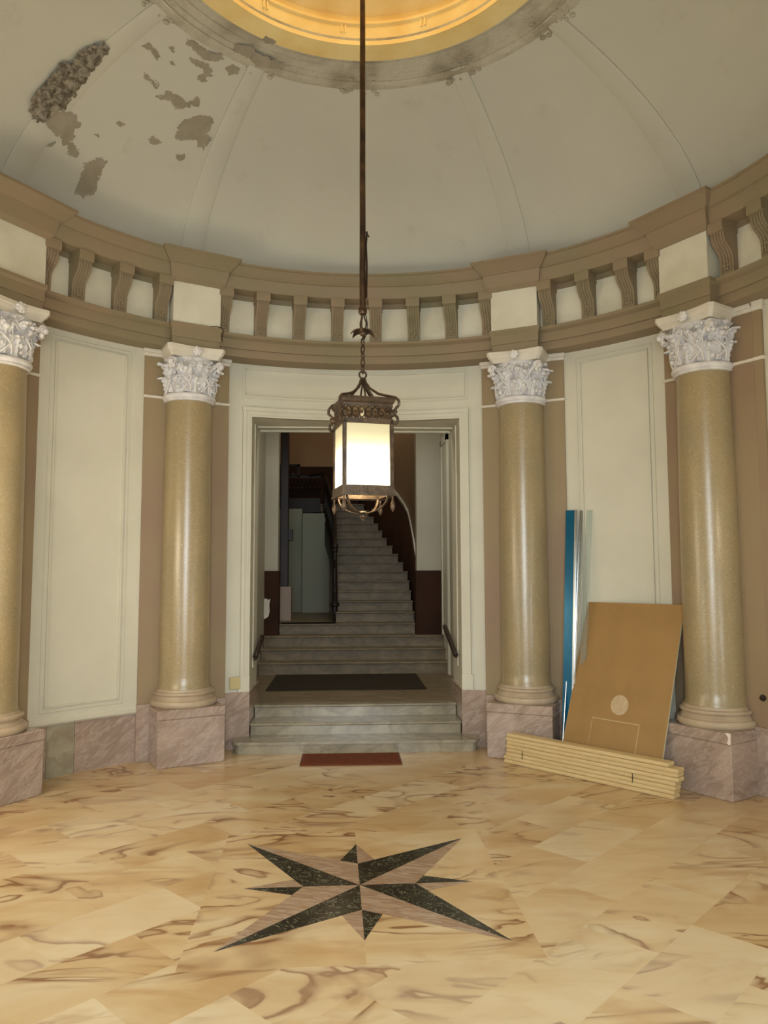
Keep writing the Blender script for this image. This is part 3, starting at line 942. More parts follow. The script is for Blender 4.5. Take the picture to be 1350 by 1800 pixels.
def make_column():
    root = empty('column')
    # plinth
    m = MB()
    m.bevel_box(-.288, .288, -.288, .042, 0, .392, .006)
    m.bevel_box(-.291, .291, -.291, .042, .393, .47, .006)
    m.build('plinth', M_mauve_marble, root)
    # attic base, engaged: only the part in front of the pilaster exists
    g0, g1 = R(-180 - 5), R(5)
    prof = [(.275, .47), (.284, .478), (.290, .495), (.288, .512), (.280, .524), (.262, .53), (.262, .538), (.254, .545), (.249, .558), (.252, .568), (.262, .574), (.264, .582), (.262, .592), (.252, .598), (.240, .60), (.236, .612), (.236, .62)]
    m = MB(); m.lathe([(r, z) for r, z in prof], 64, R(-188), R(8), cap=False)
    m.lathe([(.236, .62), (.19, .62)], 64, R(-188), R(8))
    m.build('base', simple('worn_stone_base', srgb(190, 172, 146), srgb(172, 152, 128), 6, .35, .3, 60), root, smooth=35)
    # shaft with a little entasis
    prof = []
    for i in range(25):
        u = i / 24
        prof.append((.217 + .002 * sin(u * pi) - .016 * u ** 1.6, .62 + 2.52 * u))
    prof = [(.226, .618), (.226, .63), (.219, .642)] + prof[1:]
    m = MB(); m.lathe(prof, 72, R(-192), R(12))
    m.build('shaft', M_gold, root, smooth=35)
    # capital
    m = MB()
    m.lathe([(.203, 3.138), (.222, 3.142), (.224, 3.152), (.218, 3.158), (.226, 3.163), (.236, 3.172), (.238, 3.185), (.234, 3.197), (.222, 3.204), (.196, 3.206)], 56, R(-190), R(10))
    m.lathe([(bell_r(3.20 + .32 * i / 12), 3.20 + .32 * i / 12) for i in range(13)], 56, R(-190), R(10))
    m.lathe([(bell_r(3.52), 3.52), (.15, 3.522)], 56, R(-190), R(10))
    for k in (-2, -1, 0, 1, 2):
        leaf(m, R(45 * k), 3.205, .15, .072, .075, k, .024)
    for k in (-1.5, -.5, .5, 1.5):
        leaf(m, R(45 * k), 3.215, .235, .062, .085, k, .028)
    for k in (-2, -1, 0, 1, 2):
        leaf(m, R(45 * k + 9), 3.30, .17, .045, .075, k, .020)
    rnd = random.Random(3)
    # stems crossing the bell
    for sgn in (-1, 1):
        for base in (-70, -25, 20, 65):
            pts = []
            for i in range(14):
                u = i / 13
                a = R(base * sgn + sgn * 42 * (u - .2) + 7 * sin(u * 6))
                z = 3.215 + .29 * u
                rr = bell_r(z) + .040 + .02 * sin(u * 5)
                pts.append((rr * sin(a), -rr * cos(a), z))
            m.tube(pts, [.0085 - .004 * i / 13 for i in range(14)], 6)
    # small fruits and curled buds
    for k in range(60):
        a = R(rnd.uniform(-95, 95)); z = rnd.uniform(3.24, 3.50)
        rr = bell_r(z) + rnd.uniform(.025, .055)
        m.sphere((rr * sin(a), -rr * cos(a), z), rnd.uniform(.010, .022), 7)
    # corner volutes with scrolls on both faces
    for sx in (-1, 1):
        for (px, py, rot) in ((sx * .212, -.222, sx * 0), (sx * .226, -.200, sx * 90)):
            T = Matrix.Translation((px, py, 3.465)) @ Matrix.Rotation(R(rot), 4, 'Z')
            spiral(m, (0, 0, 0), T, .036, 2.0, -sx if rot == 0 else 1, .010)
        m.sphere((sx * .226, -.226, 3.462), .027, 9)
        m.sphere((sx * .198, -.222, 3.425), .020, 8)
        m.sphere((sx * .220, -.198, 3.425), .020, 8)
        # stem carrying the volute
        pts = []
        for i in range(12):
            u = i / 11
            a = R(sx * (22 + 23 * u)); z = 3.30 + .185 * u ** .8
            rr = bell_r(min(z, 3.5)) + .018 + .06 * u ** 2
            pts.append((rr * sin(a), -rr * cos(a), z))
        m.tube(pts, [.017 - .003 * i / 11 for i in range(12)], 7)
        # leaf scroll in the middle of each face
        for c0 in (0,):
            T = Matrix.Rotation(R(c0), 4, 'Z') @ Matrix.Translation((sx * .038, -.232, 3.455))
            spiral(m, (0, 0, 0), T, .030, 1.8, sx, .008)
            T = Matrix.Rotation(R(c0), 4, 'Z') @ Matrix.Translation((sx * .085, -.222, 3.47))
            spiral(m, (0, 0, 0), T, .024, 1.6, -sx, .007)
    cap = m.build('capital', M_white, root, smooth=50)
    # abacus with hollow sides and cut corners
    A = .258; c = .026
    poly = []
    def hollow(x0, y0, x1, y1, nx, ny):
        for i in range(9):
            u = i / 8
            d = .030 * sin(pi * u)
            poly.append((x0 + (x1 - x0) * u + nx * d, y0 + (y1 - y0) * u + ny * d))
    hollow(-A, .04, -A, -A + c, .0, 0)
    hollow(-A + c, -A, A - c, -A, 0, 1)
    hollow(A, -A + c, A, .04, -.0, 0)
    m = MB()
    sc = lambda k: [(x * k, (y * k if y < .03 else y)) for x, y in poly]
    secs = [(.84, 3.522), (.86, 3.535), (.90, 3.552), (.95, 3.567), (.965, 3.575), (.965, 3.580), (1.0, 3.590), (1.0, 3.618)]
    n = len(poly); vs = []; fs = []
    for k, z in secs: vs += [(x, y, z) for x, y in sc(k)]
    for i in range(len(secs) - 1):
        for k in range(n):
            l = (k + 1) % n
            fs.append((i * n + k, i * n + l, (i + 1) * n + l, (i + 1) * n + k))
    fs += [tuple(reversed(range(n))), tuple(range((len(secs) - 1) * n, len(secs) * n))]
    m.add(vs, fs); m.build('abacus', M_band, cap)
    m = MB(); m.sphere((.0, -.235, 3.575), .036, 12)
    for k in range(7):
        a = 2 * pi * k / 7
        m.sphere((.028 * cos(a), -.248, 3.575 + .028 * sin(a)), .017, 8)
    m.build('rosette', M_white, cap, smooth=60)
    return root

def make_pilaster():
    root = empty('pilaster')
    m = MB(); m.bevel_box(-.394, .394, .034, .125, 0, .487, .004)
    m.build('pedestal', M_mauve_marble, root)
    m = MB(); m.bevel_box(-.388, .388, .045, .125, .487, 3.56, .003)
    m.build('shaft', M_mauve, root)
    m = MB(); m.bevel_box(-.396, .396, .030, .125, 3.176, 3.200, .004)
    m.build('neck_band', M_band, root)
    m = MB(); m.bevel_box(-.396, .396, .030, .125, 3.555, 3.585, .004); m.bevel_box(-.404, .404, .016, .125, 3.585, 3.619, .005)
    m.build('cap_band', M_band, root)
    return root

LC = ['gold marbled column at the far left, cut by the photo edge, lit warm orange',
      'gold marbled column just left of the stair doorway',
      'gold marbled column just right of the stair doorway, behind the plank stack end',
      'gold marbled column at the far right, white patch on the plinth corner']
LP = ['mauve brown pilaster behind the column at the far left edge',
      'mauve brown pilaster behind the column left of the stair doorway',
      'mauve brown pilaster behind the column right of the stair doorway, beside the blue strip',
      'wide mauve brown pilaster behind the far right column, with a round dark bell button']
c0 = make_column(); p0 = make_pilaster()
columns = []; pilasters = []
for i, t in enumerate(COLS):
    c = c0 if i == 0 else copy_tree(c0)
    p = p0 if i == 0 else copy_tree(p0)
    for o, lab, cat, grp in ((c, LC[i], 'column', 'gold columns round the rotunda'), (p, LP[i], 'pilaster', 'pilasters behind the columns')):
        o.location = pol(R_COL, t); o.rotation_euler = (0, 0, -R(ORI[t]))
        tag(o, lab, cat, grp)
    columns.append(c); pilasters.append(p)
m = MB()
m.box(.388, .455, .045, .125, .487, 3.56); m.box(.455, .70, .085, .30, .487, 3.56)
m.build('return_strip', M_mauve, pilasters[3])
m = MB(); m.box(.388, .470, .030, .125, 3.176, 3.200); m.box(.455, .70, .070, .30, 3.176, 3.200)
m.build('return_neck_band', M_band, pilasters[3])
m = MB()
for z0, z1, o in ((3.555, 3.585, .015), (3.585, 3.619, .029)):
    m.box(.388, .455 + o, .045 - o, .125, z0, z1); m.box(.455, .70, .085 - o, .30, z0, z1)
m.build('return_cap_band', M_band, pilasters[3])
m = MB(); m.box(.394, .462, .034, .125, 0, .487); m.box(.462, .70, .075, .30, 0, .487)
m.build('return_pedestal', M_mauve_marble, pilasters[3])
m = MB()  # small white patch on the right front plinth corner
m.prism([(.262, .405), (.275, .44), (.250, .475), (.291, .475), (.288, .40), (.276, .392)], -.2935, -.2905, Matrix(((1, 0, 0, 0), (0, 0, 1, 0), (0, 1, 0, 0), (0, 0, 0, 1))))
o = m.build('white_patch', M_white_patch, columns[3]); o['label'] = 'white patch on the plinth corner'
m = MB(); m.lathe([(.0001, 0), (.022, 0), (.024, -.006), (.020, -.016), (.0001, -.018)], 20, T=Matrix.Translation((.345, .046, .70)) @ Matrix.Rotation(R(90), 4, 'X').inverted())
o = m.build('bell_button', M_black, None, smooth=30)
o.parent = pilasters[3]; o['label'] = 'round dark bell button'

# ================================================================ FLOOR STAR
star = empty('compass_star', (-.018, -.02, 0), R(1.17))
tag(star, 'eight-pointed compass star of black and brown marble inlaid in the floor below the lantern', 'floor inlay')
def flat(poly, z, name, mt, parent, z0=0.):
    m = MB(); m.prism(poly, z0, z); return m.build(name, mt, parent)
# the four slabs of the square field
for (a, b) in ((-1, -1), (0, -1), (-1, 0), (0, 0)):
    X0, X1 = (-.775, -.0005) if a < 0 else (.0005, .755)
    Y0, Y1 = (-.80, -.0005) if b < 0 else (.0005, .80)
    flat([(X0, Y0), (X1, Y0), (X1, Y1), (X0, Y1)], .0003, 'field_slab', M_floor_slab, star)
Lr = .915 / math.sqrt(2)
def rot4(p, k):
    for _ in range(k): p = (p[1], -p[0])
    return p
for k in range(4):
    # k rotates clockwise seen from above: 0 = north, 1 = east ...
    f = lambda pts: [rot4(p, k) for p in pts]
    flat(f([(0, 0), (0, .29), (Lr, Lr)][::-1]), .0006, 'dark_ray', M_dark_marble, star)
    flat(f([(0, 0), (Lr, Lr), (.29, 0)][::-1]), .0006, 'brown_ray', M_brown_marble, star)
    flat(f([(0, .29), (-.0964, .343), (0, .593)]), .0006, 'dark_ray', M_dark_marble, star)
    flat(f([(0, .29), (0, .593), (.0964, .343)]), .0006, 'brown_ray', M_brown_marble, star)

# ================================================================ STEPS
def tread(m, x0, x1, y0, y1, z, th=.024, seams=()):
    xs = [x0] + list(seams) + [x1]
    for i in range(len(xs) - 1):
        a = xs[i] + (.0012 if i else 0); b = xs[i + 1] - (.0012 if i < len(xs) - 2 else 0)
        prof = [(y0 + .008, z - th), (y0, z - th * .65), (y0, z - th * .35), (y0 + .008, z), (y1, z), (y1, z - th)]
        n = len(prof)
        vs = [(a, y, zz) for y, zz in prof] + [(b, y, zz) for y, zz in prof]
        m.add(vs, [(k, (k + 1) % n, n + (k + 1) % n, n + k) for k in range(n)] + [tuple(reversed(range(n))), tuple(range(n, 2 * n))])
def step(parent, x0, x1, Y, Yb, z, h, seams=(), over=.02, mt=None):
    mt = mt or M_grey_marble
    m = MB(); m.box(x0 + .004, x1 - .004, Y + .001, Yb, z - h + .0005, z - .024)
    tread(m, x0, x1, Y - over, Yb, z, .024, seams)
    return m.build('step', mt, parent)
es = empty('entrance_steps', (0, 3.1, 0))
tag(es, 'three low grey marble steps in the doorway, up to the matted landing', 'steps')
def ch(o, root):
    loc = root.location.copy()
    o.parent = root; o.matrix_parent_inverse = Matrix.Translation(-loc)
    return o
# lowest step: wider, with rounded ends
m = MB()
def round_slab(x, y0, y1, z0, z1, r):
    p = []
    for i in range(7):
        a = pi + pi / 2 * i / 6
        p.append((-x + r + r * cos(a), y0 + r + r * sin(a)))
    for i in range(7):
        a = 3 * pi / 2 + pi / 2 * i / 6
        p.append((x - r + r * cos(a), y0 + r + r * sin(a)))
    p += [(x, y1), (-x, y1)]
    m.prism(p, z0, z1)
round_slab(1.10, 2.862, 3.16, 0.0005, .084, .07); round_slab(1.12, 2.842, 3.16, .084, .108, .08)
ch(m.build('step', M_grey_marble, None), es)
ch(step(None, -.988, .988, 3.15, 3.48, .218, .11, (.0,)), es)
ch(step(None, -.99, .99, 3.475, 3.60, .332, .115, (.0,)), es)

st = empty('staircase', (0, 6.0, .33))
tag(st, 'grey marble staircase climbing and turning left beyond the landing', 'stairs')
XR = {8: .892, 9: .893, 10: .892, 11: .891, 12: .888, 13: .837, 14: .774, 15: .696, 16: .615, 17: .549, 18: .490, 19: .418, 20: .331, 21: .252}
XL = {8: -.254, 9: -.259, 10: -.264, 11: -.269, 12: -.283, 13: -.297, 14: -.321, 15: -.356, 16: -.392, 17: -.439, 18: -.488, 19: -.56, 20: -.634, 21: -.733}
for k in range(4, 22):
    Y = 5.67 + .28 * (k - 4); z = .485 + .145 * (k - 4)
    if k < 7: x0, x1, zb = -1.215, 1.215, z - .1549
    elif k == 7: x0, x1, zb = -1.02, .855, z - .1449
    else: x0, x1, zb = XL[k], XR[k] - .02, z - .1449
    Yb = Y + .305
    if k == 7: Yb = Y + .27
    if k == 21: Yb = 11.55; x0 = -1.85
    o = step(None, x0, x1, Y, Yb, z, z - zb, (.0,) if k < 8 else (), .04, M_stair_marble)
    ch(o, st)
M_dark_body = simple('brown_stair_side_paint', srgb(112, 92, 76), None, bs=.1)
m = MB()
for k in range(8, 21):
    Y = 5.67 + .28 * (k - 4); z = .485 + .145 * (k - 4)
    m.box(XL[k] + .03, XR[k] - .04, Y + .01, Y + .28, .925, z - .146)
ch(m.build('stair_body', M_dark_body, None), st)

# ================================================================ BALUSTRADE AND HANDRAILS
bal = empty('stair_balustrade', (-.28, 6.8, .92))
tag(bal, 'dark wrought iron balustrade following the curved flight on its left', 'balustrade')
def pathpt(k):
    k0 = int(math.floor(k)); u = k - k0
    a = XL.get(k0, XL[21]); b = XL.get(k0 + 1, XL[21])
    return Vector((a + (b - a) * u - .015, 5.67 + .28 * (k - 4) + .10, .485 + .145 * (k - 4)))
rail = [pathpt(8 + .5 * i) + Vector((0, 0, .88)) for i in range(21)]
rail = [p for p in rail if p.z < 3.42] + [Vector((-.56, 9.62, 3.44)), Vector((-.66, 9.85, 3.45)), Vector((-.80, 10.0, 3.45))]
m = MB(); m.tube(rail, .026, 8); m.sphere(rail[0], .045, 10)
ch(m.build('handrail', M_iron, None, smooth=40), bal)
m = MB(); m.tube([pathpt(8), pathpt(8) + Vector((0, 0, .9))], [.045, .03], 10); m.sphere(pathpt(8) + Vector((0, 0, .94)), .05, 10); m.sphere(pathpt(8) + Vector((0, 0, .1)), .07, 10, (1, 1, .6))
ch(m.build('newel_post', M_iron, None, smooth=40), bal)
for i in range(21):
    k = 8.4 + .5 * i
    p = pathpt(min(k, 21)); p.z = .485 + .145 * (math.floor(min(k, 21) + .36) - 4)
    m = MB(); h = min(.88 + (pathpt(min(k, 21)).z - p.z), 3.43 - p.z)
    m.tube([p, p + Vector((0, 0, h))], .011, 6)
    for zz, r in ((.18, .030), (.62, .030)):
        pts = [p + Vector((.004 * cos(a), r * cos(a) * 1.6, zz + r * 3 * sin(a) + 0)) for a in [2 * pi * q / 14 for q in range(14)]]
        m.tube(pts, .008, 5, close=True)
    m.sphere(p + Vector((0, 0, .4)), .026, 8)
    ch(m.build('baluster', M_iron, None, smooth=40), bal)

m = MB(); rows = []
for i in range(28):
    q = pathpt(8 + .5 * i); rows.append([(q.x - .012, q.y, q.z - .30), (q.x - .012, q.y, q.z + .10)])
m.grid(rows); ch(m.build('stringer', M_iron, None, smooth=40, solid=.016), bal)
for i in range(24):
    q = pathpt(8.15 + .42 * i)
    if q.z > 2.75: break
    m = MB()
    pts = [q + Vector((0, .10 * cos(a) * .9, .45 + .22 * sin(a))) for a in [2 * pi * j / 18 for j in range(18)]]
    m.tube(pts, .010, 5, close=True)
    m.tube([q + Vector((0, -.12, .14)), q + Vector((0, .0, .45)), q + Vector((0, .13, .80))], .009, 5)
    m.tube([q + Vector((0, .12, .22)), q + Vector((0, .0, .45)), q + Vector((0, -.12, .72))], .009, 5)
    ch(m.build('scroll_panel', M_iron, None, smooth=40), bal)
gal = empty('gallery_railing', (-1.2, 10.1, 2.95))
tag(gal, 'dark iron railing of the upper landing with a square frame rail and pointed drop', 'railing')
m = MB(); m.box(-1.85, -.60, 10.02, 10.10, 2.76, 3.02)
m.prism([(-1.22, 2.76), (-1.05, 2.76), (-1.135, 2.60)], 10.03, 10.08, Matrix(((1, 0, 0, 0), (0, 0, 1, 0), (0, 1, 0, 0), (0, 0, 0, 1))))
ch(m.build('fascia', M_iron, None), gal)
m = MB(); m.box(-1.85, -.985, 10.04, 10.08, 3.62, 3.665); m.box(-1.03, -.985, 10.04, 10.08, 3.42, 3.665)
m.box(-1.85, -.60, 10.04, 10.08, 3.40, 3.45)
ch(m.build('frame_rail', M_iron, None), gal)
for i in range(16):
    x = -1.80 + .078 * i
    m = MB(); m.tube([(x, 10.06, 3.0), (x, 10.06, 3.42)], .010, 6)
    m.tube([(x + .030 * cos(a), 10.06, 3.21 + .15 * sin(a)) for a in [2 * pi * q / 16 for q in range(16)]], .010, 5, close=True)
    m.sphere((x, 10.06, 3.21), .03, 8)
    ch(m.build('baluster', M_iron, None, smooth=40), gal)
m = MB(); m.sphere((-1.135, 10.06, 3.47), .06, 10, (1.3, .5, .8))
ch(m.build('crest', M_iron, None, smooth=40), gal)

for s, lab in ((-1, 'short black sloping handrail on the left side of the stair doorway'), (1, 'short black sloping handrail on the right side of the stair doorway')):
    h = empty('handrail', (s * .97, 3.7, .9))
    tag(h, lab, 'handrail', 'handrails in the stair doorway')
    a = Vector((s * .965, 3.28, .81)); b = Vector((s * .965, 4.12, 1.04)) if s > 0 else Vector((s * .965, 3.85, .965))
    m = MB(); m.tube([a, a + (b - a) * .03, b - (b - a) * .03, b], [.018, .026, .026, .018], 10)
    rl = ch(m.build('rail', M_black, None, smooth=50), h)
    for u in (.15, .62):
        p = a + (b - a) * u
        m = MB(); m.tube([p + Vector((0, 0, -.02)), p + Vector((0, 0, -.05)), p + Vector((s * .027, 0, -.06))], .007, 6)
        m.build('bracket', M_black, rl)

# dark post with lock box on its white block, left of the flight
po = empty('dark_post', (-1.02, 7.2, .92))
tag(po, 'tall dark wooden post on a white block, left inside the stair hall', 'post')
m = MB(); m.bevel_box(-1.085, -.965, 7.15, 7.27, 1.42, 6.09, .006); pst = ch(m.build('post', M_pole_dark, None), po)
m = MB(); m.bevel_box(-.972, -.90, 7.16, 7.25, 2.10, 2.27, .006); m.build('lock_box', M_pole_dark, pst)
m = MB(); m.bevel_box(-1.12, -.912, 7.10, 7.32, .921, 1.42, .008); o = ch(m.build('block', simple('white_block_paint', srgb(168, 148, 132), None, bs=.1), None), po); o['label'] = 'white block'

# ================================================================ MATS
def mat_obj(name, x0, x1, y0, y1, z, th, mt, lab, cat, border=None):
    root = empty(name, ((x0 + x1) / 2, (y0 + y1) / 2, z))
    tag(root, lab, cat)
    m = MB(); m.bevel_box(x0, x1, y0, y1, z, z + th, min(.006, th * .4)); ch(m.build('pile', mt, None), root)
    if border:
        m = MB(); b = .018
        m.box(x0 - b, x1 + b, y0 - b, y0, z, z + th * .6); m.box(x0 - b, x1 + b, y1, y1 + b, z, z + th * .6)
        m.box(x0 - b, x0, y0, y1, z, z + th * .6); m.box(x1, x1 + b, y0, y1, z, z + th * .6)
        ch(m.build('border', border, None), root)
    return root
mat_obj('doormat', -.465, .36, 2.435, 2.81, .0005, .014, M_mat_red, 'small rust red doormat on the floor before the lowest step', 'doormat', simple('rust_rubber', srgb(104, 52, 26), None, bs=0))
mat_obj('landing_mat', -.98, .79, 4.36, 5.62, .3305, .012, M_mat_dark, 'large dark olive mat on the landing above the three steps', 'mat')

# ================================================================ PLANKS
A = Vector((1.262, 2.432, 0)); B = Vector((2.226, 1.318, 0))
d = (B - A).normalized(); nrm = Vector((-d.y, d.x, 0))
if nrm.x < 0: nrm = -nrm
Lp = (B - A).length
T0 = Matrix((d.to_4d(), nrm.to_4d(), Vector((0, 0, 1, 0)), Vector((0, 0, 0, 1)))).transposed()
T0.col[3] = (A.x, A.y, 0, 1)
rnd = random.Random(11)
PL = ['bottom pine plank of the stack against the right wall', 'second pine plank from the bottom of the stack', 'third pine plank from the bottom of the stack', 'fourth pine plank from the bottom of the stack',
      'fourth pine plank from the top of the stack', 'third pine plank from the top of the stack', 'second pine plank from the top of the stack', 'topmost pine plank of the stack, shorter at its right end']
plank0 = None
# offsets: (start, end, front)
offs = [(-.02, 0.0, -.002), (-.03, .0, .004), (-.005, .01, .000), (.0, .012, .006), (-.002, .035, .002), (.004, .03, .008), (.0, .035, .004), (.004, -.04, .010)]
TH = .0295
for i, (a, b, f) in enumerate(offs):
    root = empty('wooden_plank')
    root.matrix_world = T0 @ Matrix.Translation((0, 0, .001 + i * (TH + .0012)))
    tag(root, PL[i], 'plank', 'pine planks stacked against the right wall')
    m = MB(); m.bevel_box(a, Lp + b, f, f + .098, 0, TH, .005)
    # tongue strip along the front edge makes the doubled line of each layer
    m.bevel_box(a, Lp + b, f - .0035, f + .002, TH * .30, TH * .62, .001)
    o = m.build('board', M_pine, root)
m = MB()
for x in (.17, 1.16):
    m = MB(); m.box(x, x + .004, -.0075, -.0035, .03, .095)
    o = m.build('pencil_mark', M_crack, None); o.parent = [q for q in COL.objects if q.get('label') == PL[1]][0]

# ================================================================ LEANING PANELS
BL, BR = Vector((1.663, 2.26, .0)), Vector((2.202, 1.539, .0)); BL.z = BR.z = .002
e = (BR - BL); Wb = e.length; e.normalize()
nn = Vector((-e.y, e.x, 0))
if nn.x < 0: nn = -nn
al = .334; g = Vector((nn.x * sin(al), nn.y * sin(al), cos(al)))
nb = e.cross(g)
if nb.dot(nn) < 0: nb = -nb
Tb = Matrix((e.to_4d(), nb.to_4d(), g.to_4d(), Vector((0, 0, 0, 1)))).transposed()
for i in range(3): Tb[3][i] = 0
for i, v in enumerate((BL)): Tb[i][3] = v
def leaning(name, T, lab, cat):
    o = empty(name); o.matrix_world = T; tag(o, lab, cat); return o
bd = leaning('hardboard_panel', Tb, 'tan brown hardboard panel leaning on the right wall behind the planks', 'panel')
m = MB(); m.bevel_box(0, Wb, 0, .012, 0, 1.428, .001); hb = m.build('board', M_hardboard, bd)
m = MB(); m.box(-.001, Wb + .001, .012, .016, .0, 1.4285); m.box(Wb, Wb + .002, 0, .012, 0, 1.4285); m.box(-.001, 0, 0, .012, 0, 1.4285); m.build('pale_backing', M_board_edge, bd)
m = MB(); m.lathe([(.0001, .0), (.078, .0), (.080, .0004), (.080, .0008), (.0001, .0008)], 40, T=Matrix.Translation((.473, -.0012, .577)) @ Matrix.Rotation(R(90), 4, 'X'))
m.build('chalk_disc', M_chalk, hb)
m = MB()
m.box(.241, .673, -.0012, -.0002, .444, .451); m.box(.668, .674, -.0012, -.0002, .12, .449); m.box(.243, .246, -.0012, -.0002, .2, .449)
m.build('chalk_rectangle', M_chalk, hb)

def plank_T(P0, P1, wdir):
    """frame with z running from P0 to P1 and x along wdir"""
    z = (P1 - P0).normalized(); x = (wdir - z * wdir.dot(z)).normalized(); y = z.cross(x)
    T = Matrix((x.to_4d(), y.to_4d(), z.to_4d(), Vector((0, 0, 0, 1)))).transposed()
    for i in range(3): T[3][i] = 0; T[i][3] = P0[i]
    return T, (P1 - P0).length
tanw = Vector((cos(R(37)), -sin(R(37)), 0))
T, h = plank_T(Vector((1.728, 2.395, .002)), Vector((1.866, 2.572, 2.163)), tanw)
o = leaning('blue_profile', T, 'tall narrow panel profile in bright blue film leaning beside the column', 'profile')
m = MB(); m.bevel_box(0, .082, 0, .012, 0, h, .001); m.build('film_face', M_bluefilm, o)
m = MB(); m.box(.083, .098, -.006, .014, 0, h); m.build('metal_edge', M_steel, o)
T, h = plank_T(Vector((1.765, 2.335, .002)), Vector((1.985, 2.545, 2.162)), tanw)
o = leaning('aluminium_profile', T, 'slim shiny aluminium profile leaning between the blue strip and the hardboard', 'profile')
m = MB(); m.bevel_box(0, .020, 0, .020, 0, h, .003); m.bevel_box(.020, .026, .004, .016, 0, h, .001); m.build('bar', M_steel, o, smooth=40)
T, h = plank_T(Vector((1.70, 2.300, .002)), Vector((1.868, 2.535, 1.15)), tanw)
o = leaning('steel_rod', T, 'thin bright metal rod standing low behind the left edge of the hardboard', 'rod')
m = MB(); m.lathe([(.0001, 0), (.0075, 0), (.0075, h), (.0001, h)], 12); m.build('bar', M_steel, o, smooth=40)
T, h = plank_T(Vector((1.83, 2.33, .002)), Vector((2.035, 2.515, 2.162)), tanw)
o = leaning('acrylic_strip', T, 'clear acrylic strip leaning right of the shiny aluminium profile', 'strip')
m = MB(); m.box(0, .055, 0, .004, 0, h); m.build('sheet', M_acrylic, o)
T, h = plank_T(Vector((2.175, 1.80, .002)), Vector((2.46, 2.045, 1.27)), (BR - BL).normalized())
o = leaning('pale_blue_sheet', T, 'pale blue sheet standing behind the right edge of the hardboard', 'sheet')
m = MB(); m.box(-.45, .125, 0, .010, 0, h); m.build('sheet', M_pale_blue, o)

# yellowed cover plate low on the wall left of the doorway
m = MB()
T = Matrix.Translation(pol(3.262, -20.1, .60)) @ Matrix.Rotation(R(20.1), 4, 'Z')
m.bevel_box(-.05, .05, -.006, .006, -.055, .055, .004, T)
o = tag(m.build('cover_plate', M_plate, None), 'small yellowed square cover plate low beside the doorway', 'cover plate')

# ================================================================ LANTERN
la = empty('hanging_lantern', (0, 0, 1.9), R(12))
tag(la, 'lit square bronze lantern with frosted panes hanging on a long rod from the dome', 'lantern')
def lch(o, parent=None):
    if parent is None:
        o.parent = la; o.location = (0, 0, -1.9)
    else: o.parent = parent
    return o
H = .128
# cage
m = MB()
for sx in (-1, 1):
    for sy in (-1, 1):
        m.bevel_box(sx * H - .010, sx * H + .010, sy * H - .010, sy * H + .010, 2.02, 2.42, .003)
def ringbox(m, h, t, z0, z1):
    m.box(-h, h, -h, -h + t, z0, z1); m.box(-h, h, h - t, h, z0, z1)
    m.box(-h, -h + t, -h + t, h - t, z0, z1); m.box(h - t, h, -h + t, h - t, z0, z1)
ringbox(m, H + .012, .022, 2.018, 2.066)
ringbox(m, H + .018, .014, 2.012, 2.024)
ringbox(m, H + .010, .016, 2.395, 2.418)
lch(m.build('cage', M_bronze, None))
for k in range(4):
    m = MB(); m.box(-H + .012, H - .012, -H - .001, -H + .004, 2.064, 2.398)
    o = lch(m.build('glass_pane', M_glow, None)); o.rotation_euler = (0, 0, pi / 2 * k)
# openwork frieze and roof
m = MB()
ringbox(m, H + .006, .006, 2.418, 2.424); ringbox(m, H + .006, .006, 2.486, 2.494)
for k in range(4):
    T = Matrix.Rotation(pi / 2 * k, 4, 'Z')
    for i in range(7):
        x = -.108 + .036 * i
        m.tube([T @ Vector((x + .016 * cos(a), -H - .003, 2.455 + .028 * sin(a))) for a in [2 * pi * q / 14 for q in range(14)]], .004, 5, close=True)
        m.sphere(T @ Vector((x, -H - .004, 2.455)), .009, 7)
        m.tube([T @ Vector((x + .018, -H - .003, 2.425)), T @ Vector((x + .018, -H - .003, 2.486))], .0035, 5)
    m.sphere(T @ Vector((-H - .002, -H - .002, 2.455)), .022, 9)
lch(m.build('openwork_band', M_bronze, None, smooth=40))
m = MB()
def sq(m, secs):
    vs = []; fs = []
    for h, z in secs: vs += [(-h, -h, z), (h, -h, z), (h, h, z), (-h, h, z)]
    for i in range(len(secs) - 1):
        for k in range(4):
            l = (k + 1) % 4
            fs.append((i * 4 + k, i * 4 + l, i * 4 + 4 + l, i * 4 + 4 + k))
    fs += [(3, 2, 1, 0), tuple(range(len(secs) * 4 - 4, len(secs) * 4))]
    m.add(vs, fs)
sq(m, [(.120, 2.488), (.132, 2.492), (.134, 2.503), (.141, 2.512), (.146, 2.524), (.145, 2.534), (.137, 2.540)])
lch(m.build('roof', M_bronze, None))
# corner scrolls and the rods running up to the ring
for k in range(4):
    T = Matrix.Rotation(R(45 + 90 * k), 4, 'Z')
    m = MB(); pts = []
    key = [(.012, 2.665), (.018, 2.645), (.045, 2.61), (.10, 2.572), (.16, 2.552), (.205, 2.540), (.226, 2.520), (.226, 2.495), (.208, 2.480), (.194, 2.466), (.200, 2.445), (.216, 2.430), (.220, 2.410), (.208, 2.396), (.194, 2.396)]
    for i in range(len(key) - 1):
        for u in (0, .34, .67):
            a, b = key[i], key[i + 1]
            pts.append(T @ Vector((a[0] + (b[0] - a[0]) * u, 0, a[1] + (b[1] - a[1]) * u)))
    m.tube(pts, .0075, 7)
    m.sphere(T @ Vector((.205, 0, 2.462)), .012, 8)
    lch(m.build('corner_scroll', M_bronze, None, smooth=50))
for k in range(4):
    T = Matrix.Rotation(R(90 * k), 4, 'Z')
    m = MB(); m.tube([T @ Vector((.010, 0, 2.66)), T @ Vector((.016, 0, 2.63)), T @ Vector((.05, 0, 2.585)), T @ Vector((.075, 0, 2.543))], .005, 6)
    lch(m.build('stay_rod', M_bronze, None, smooth=50))
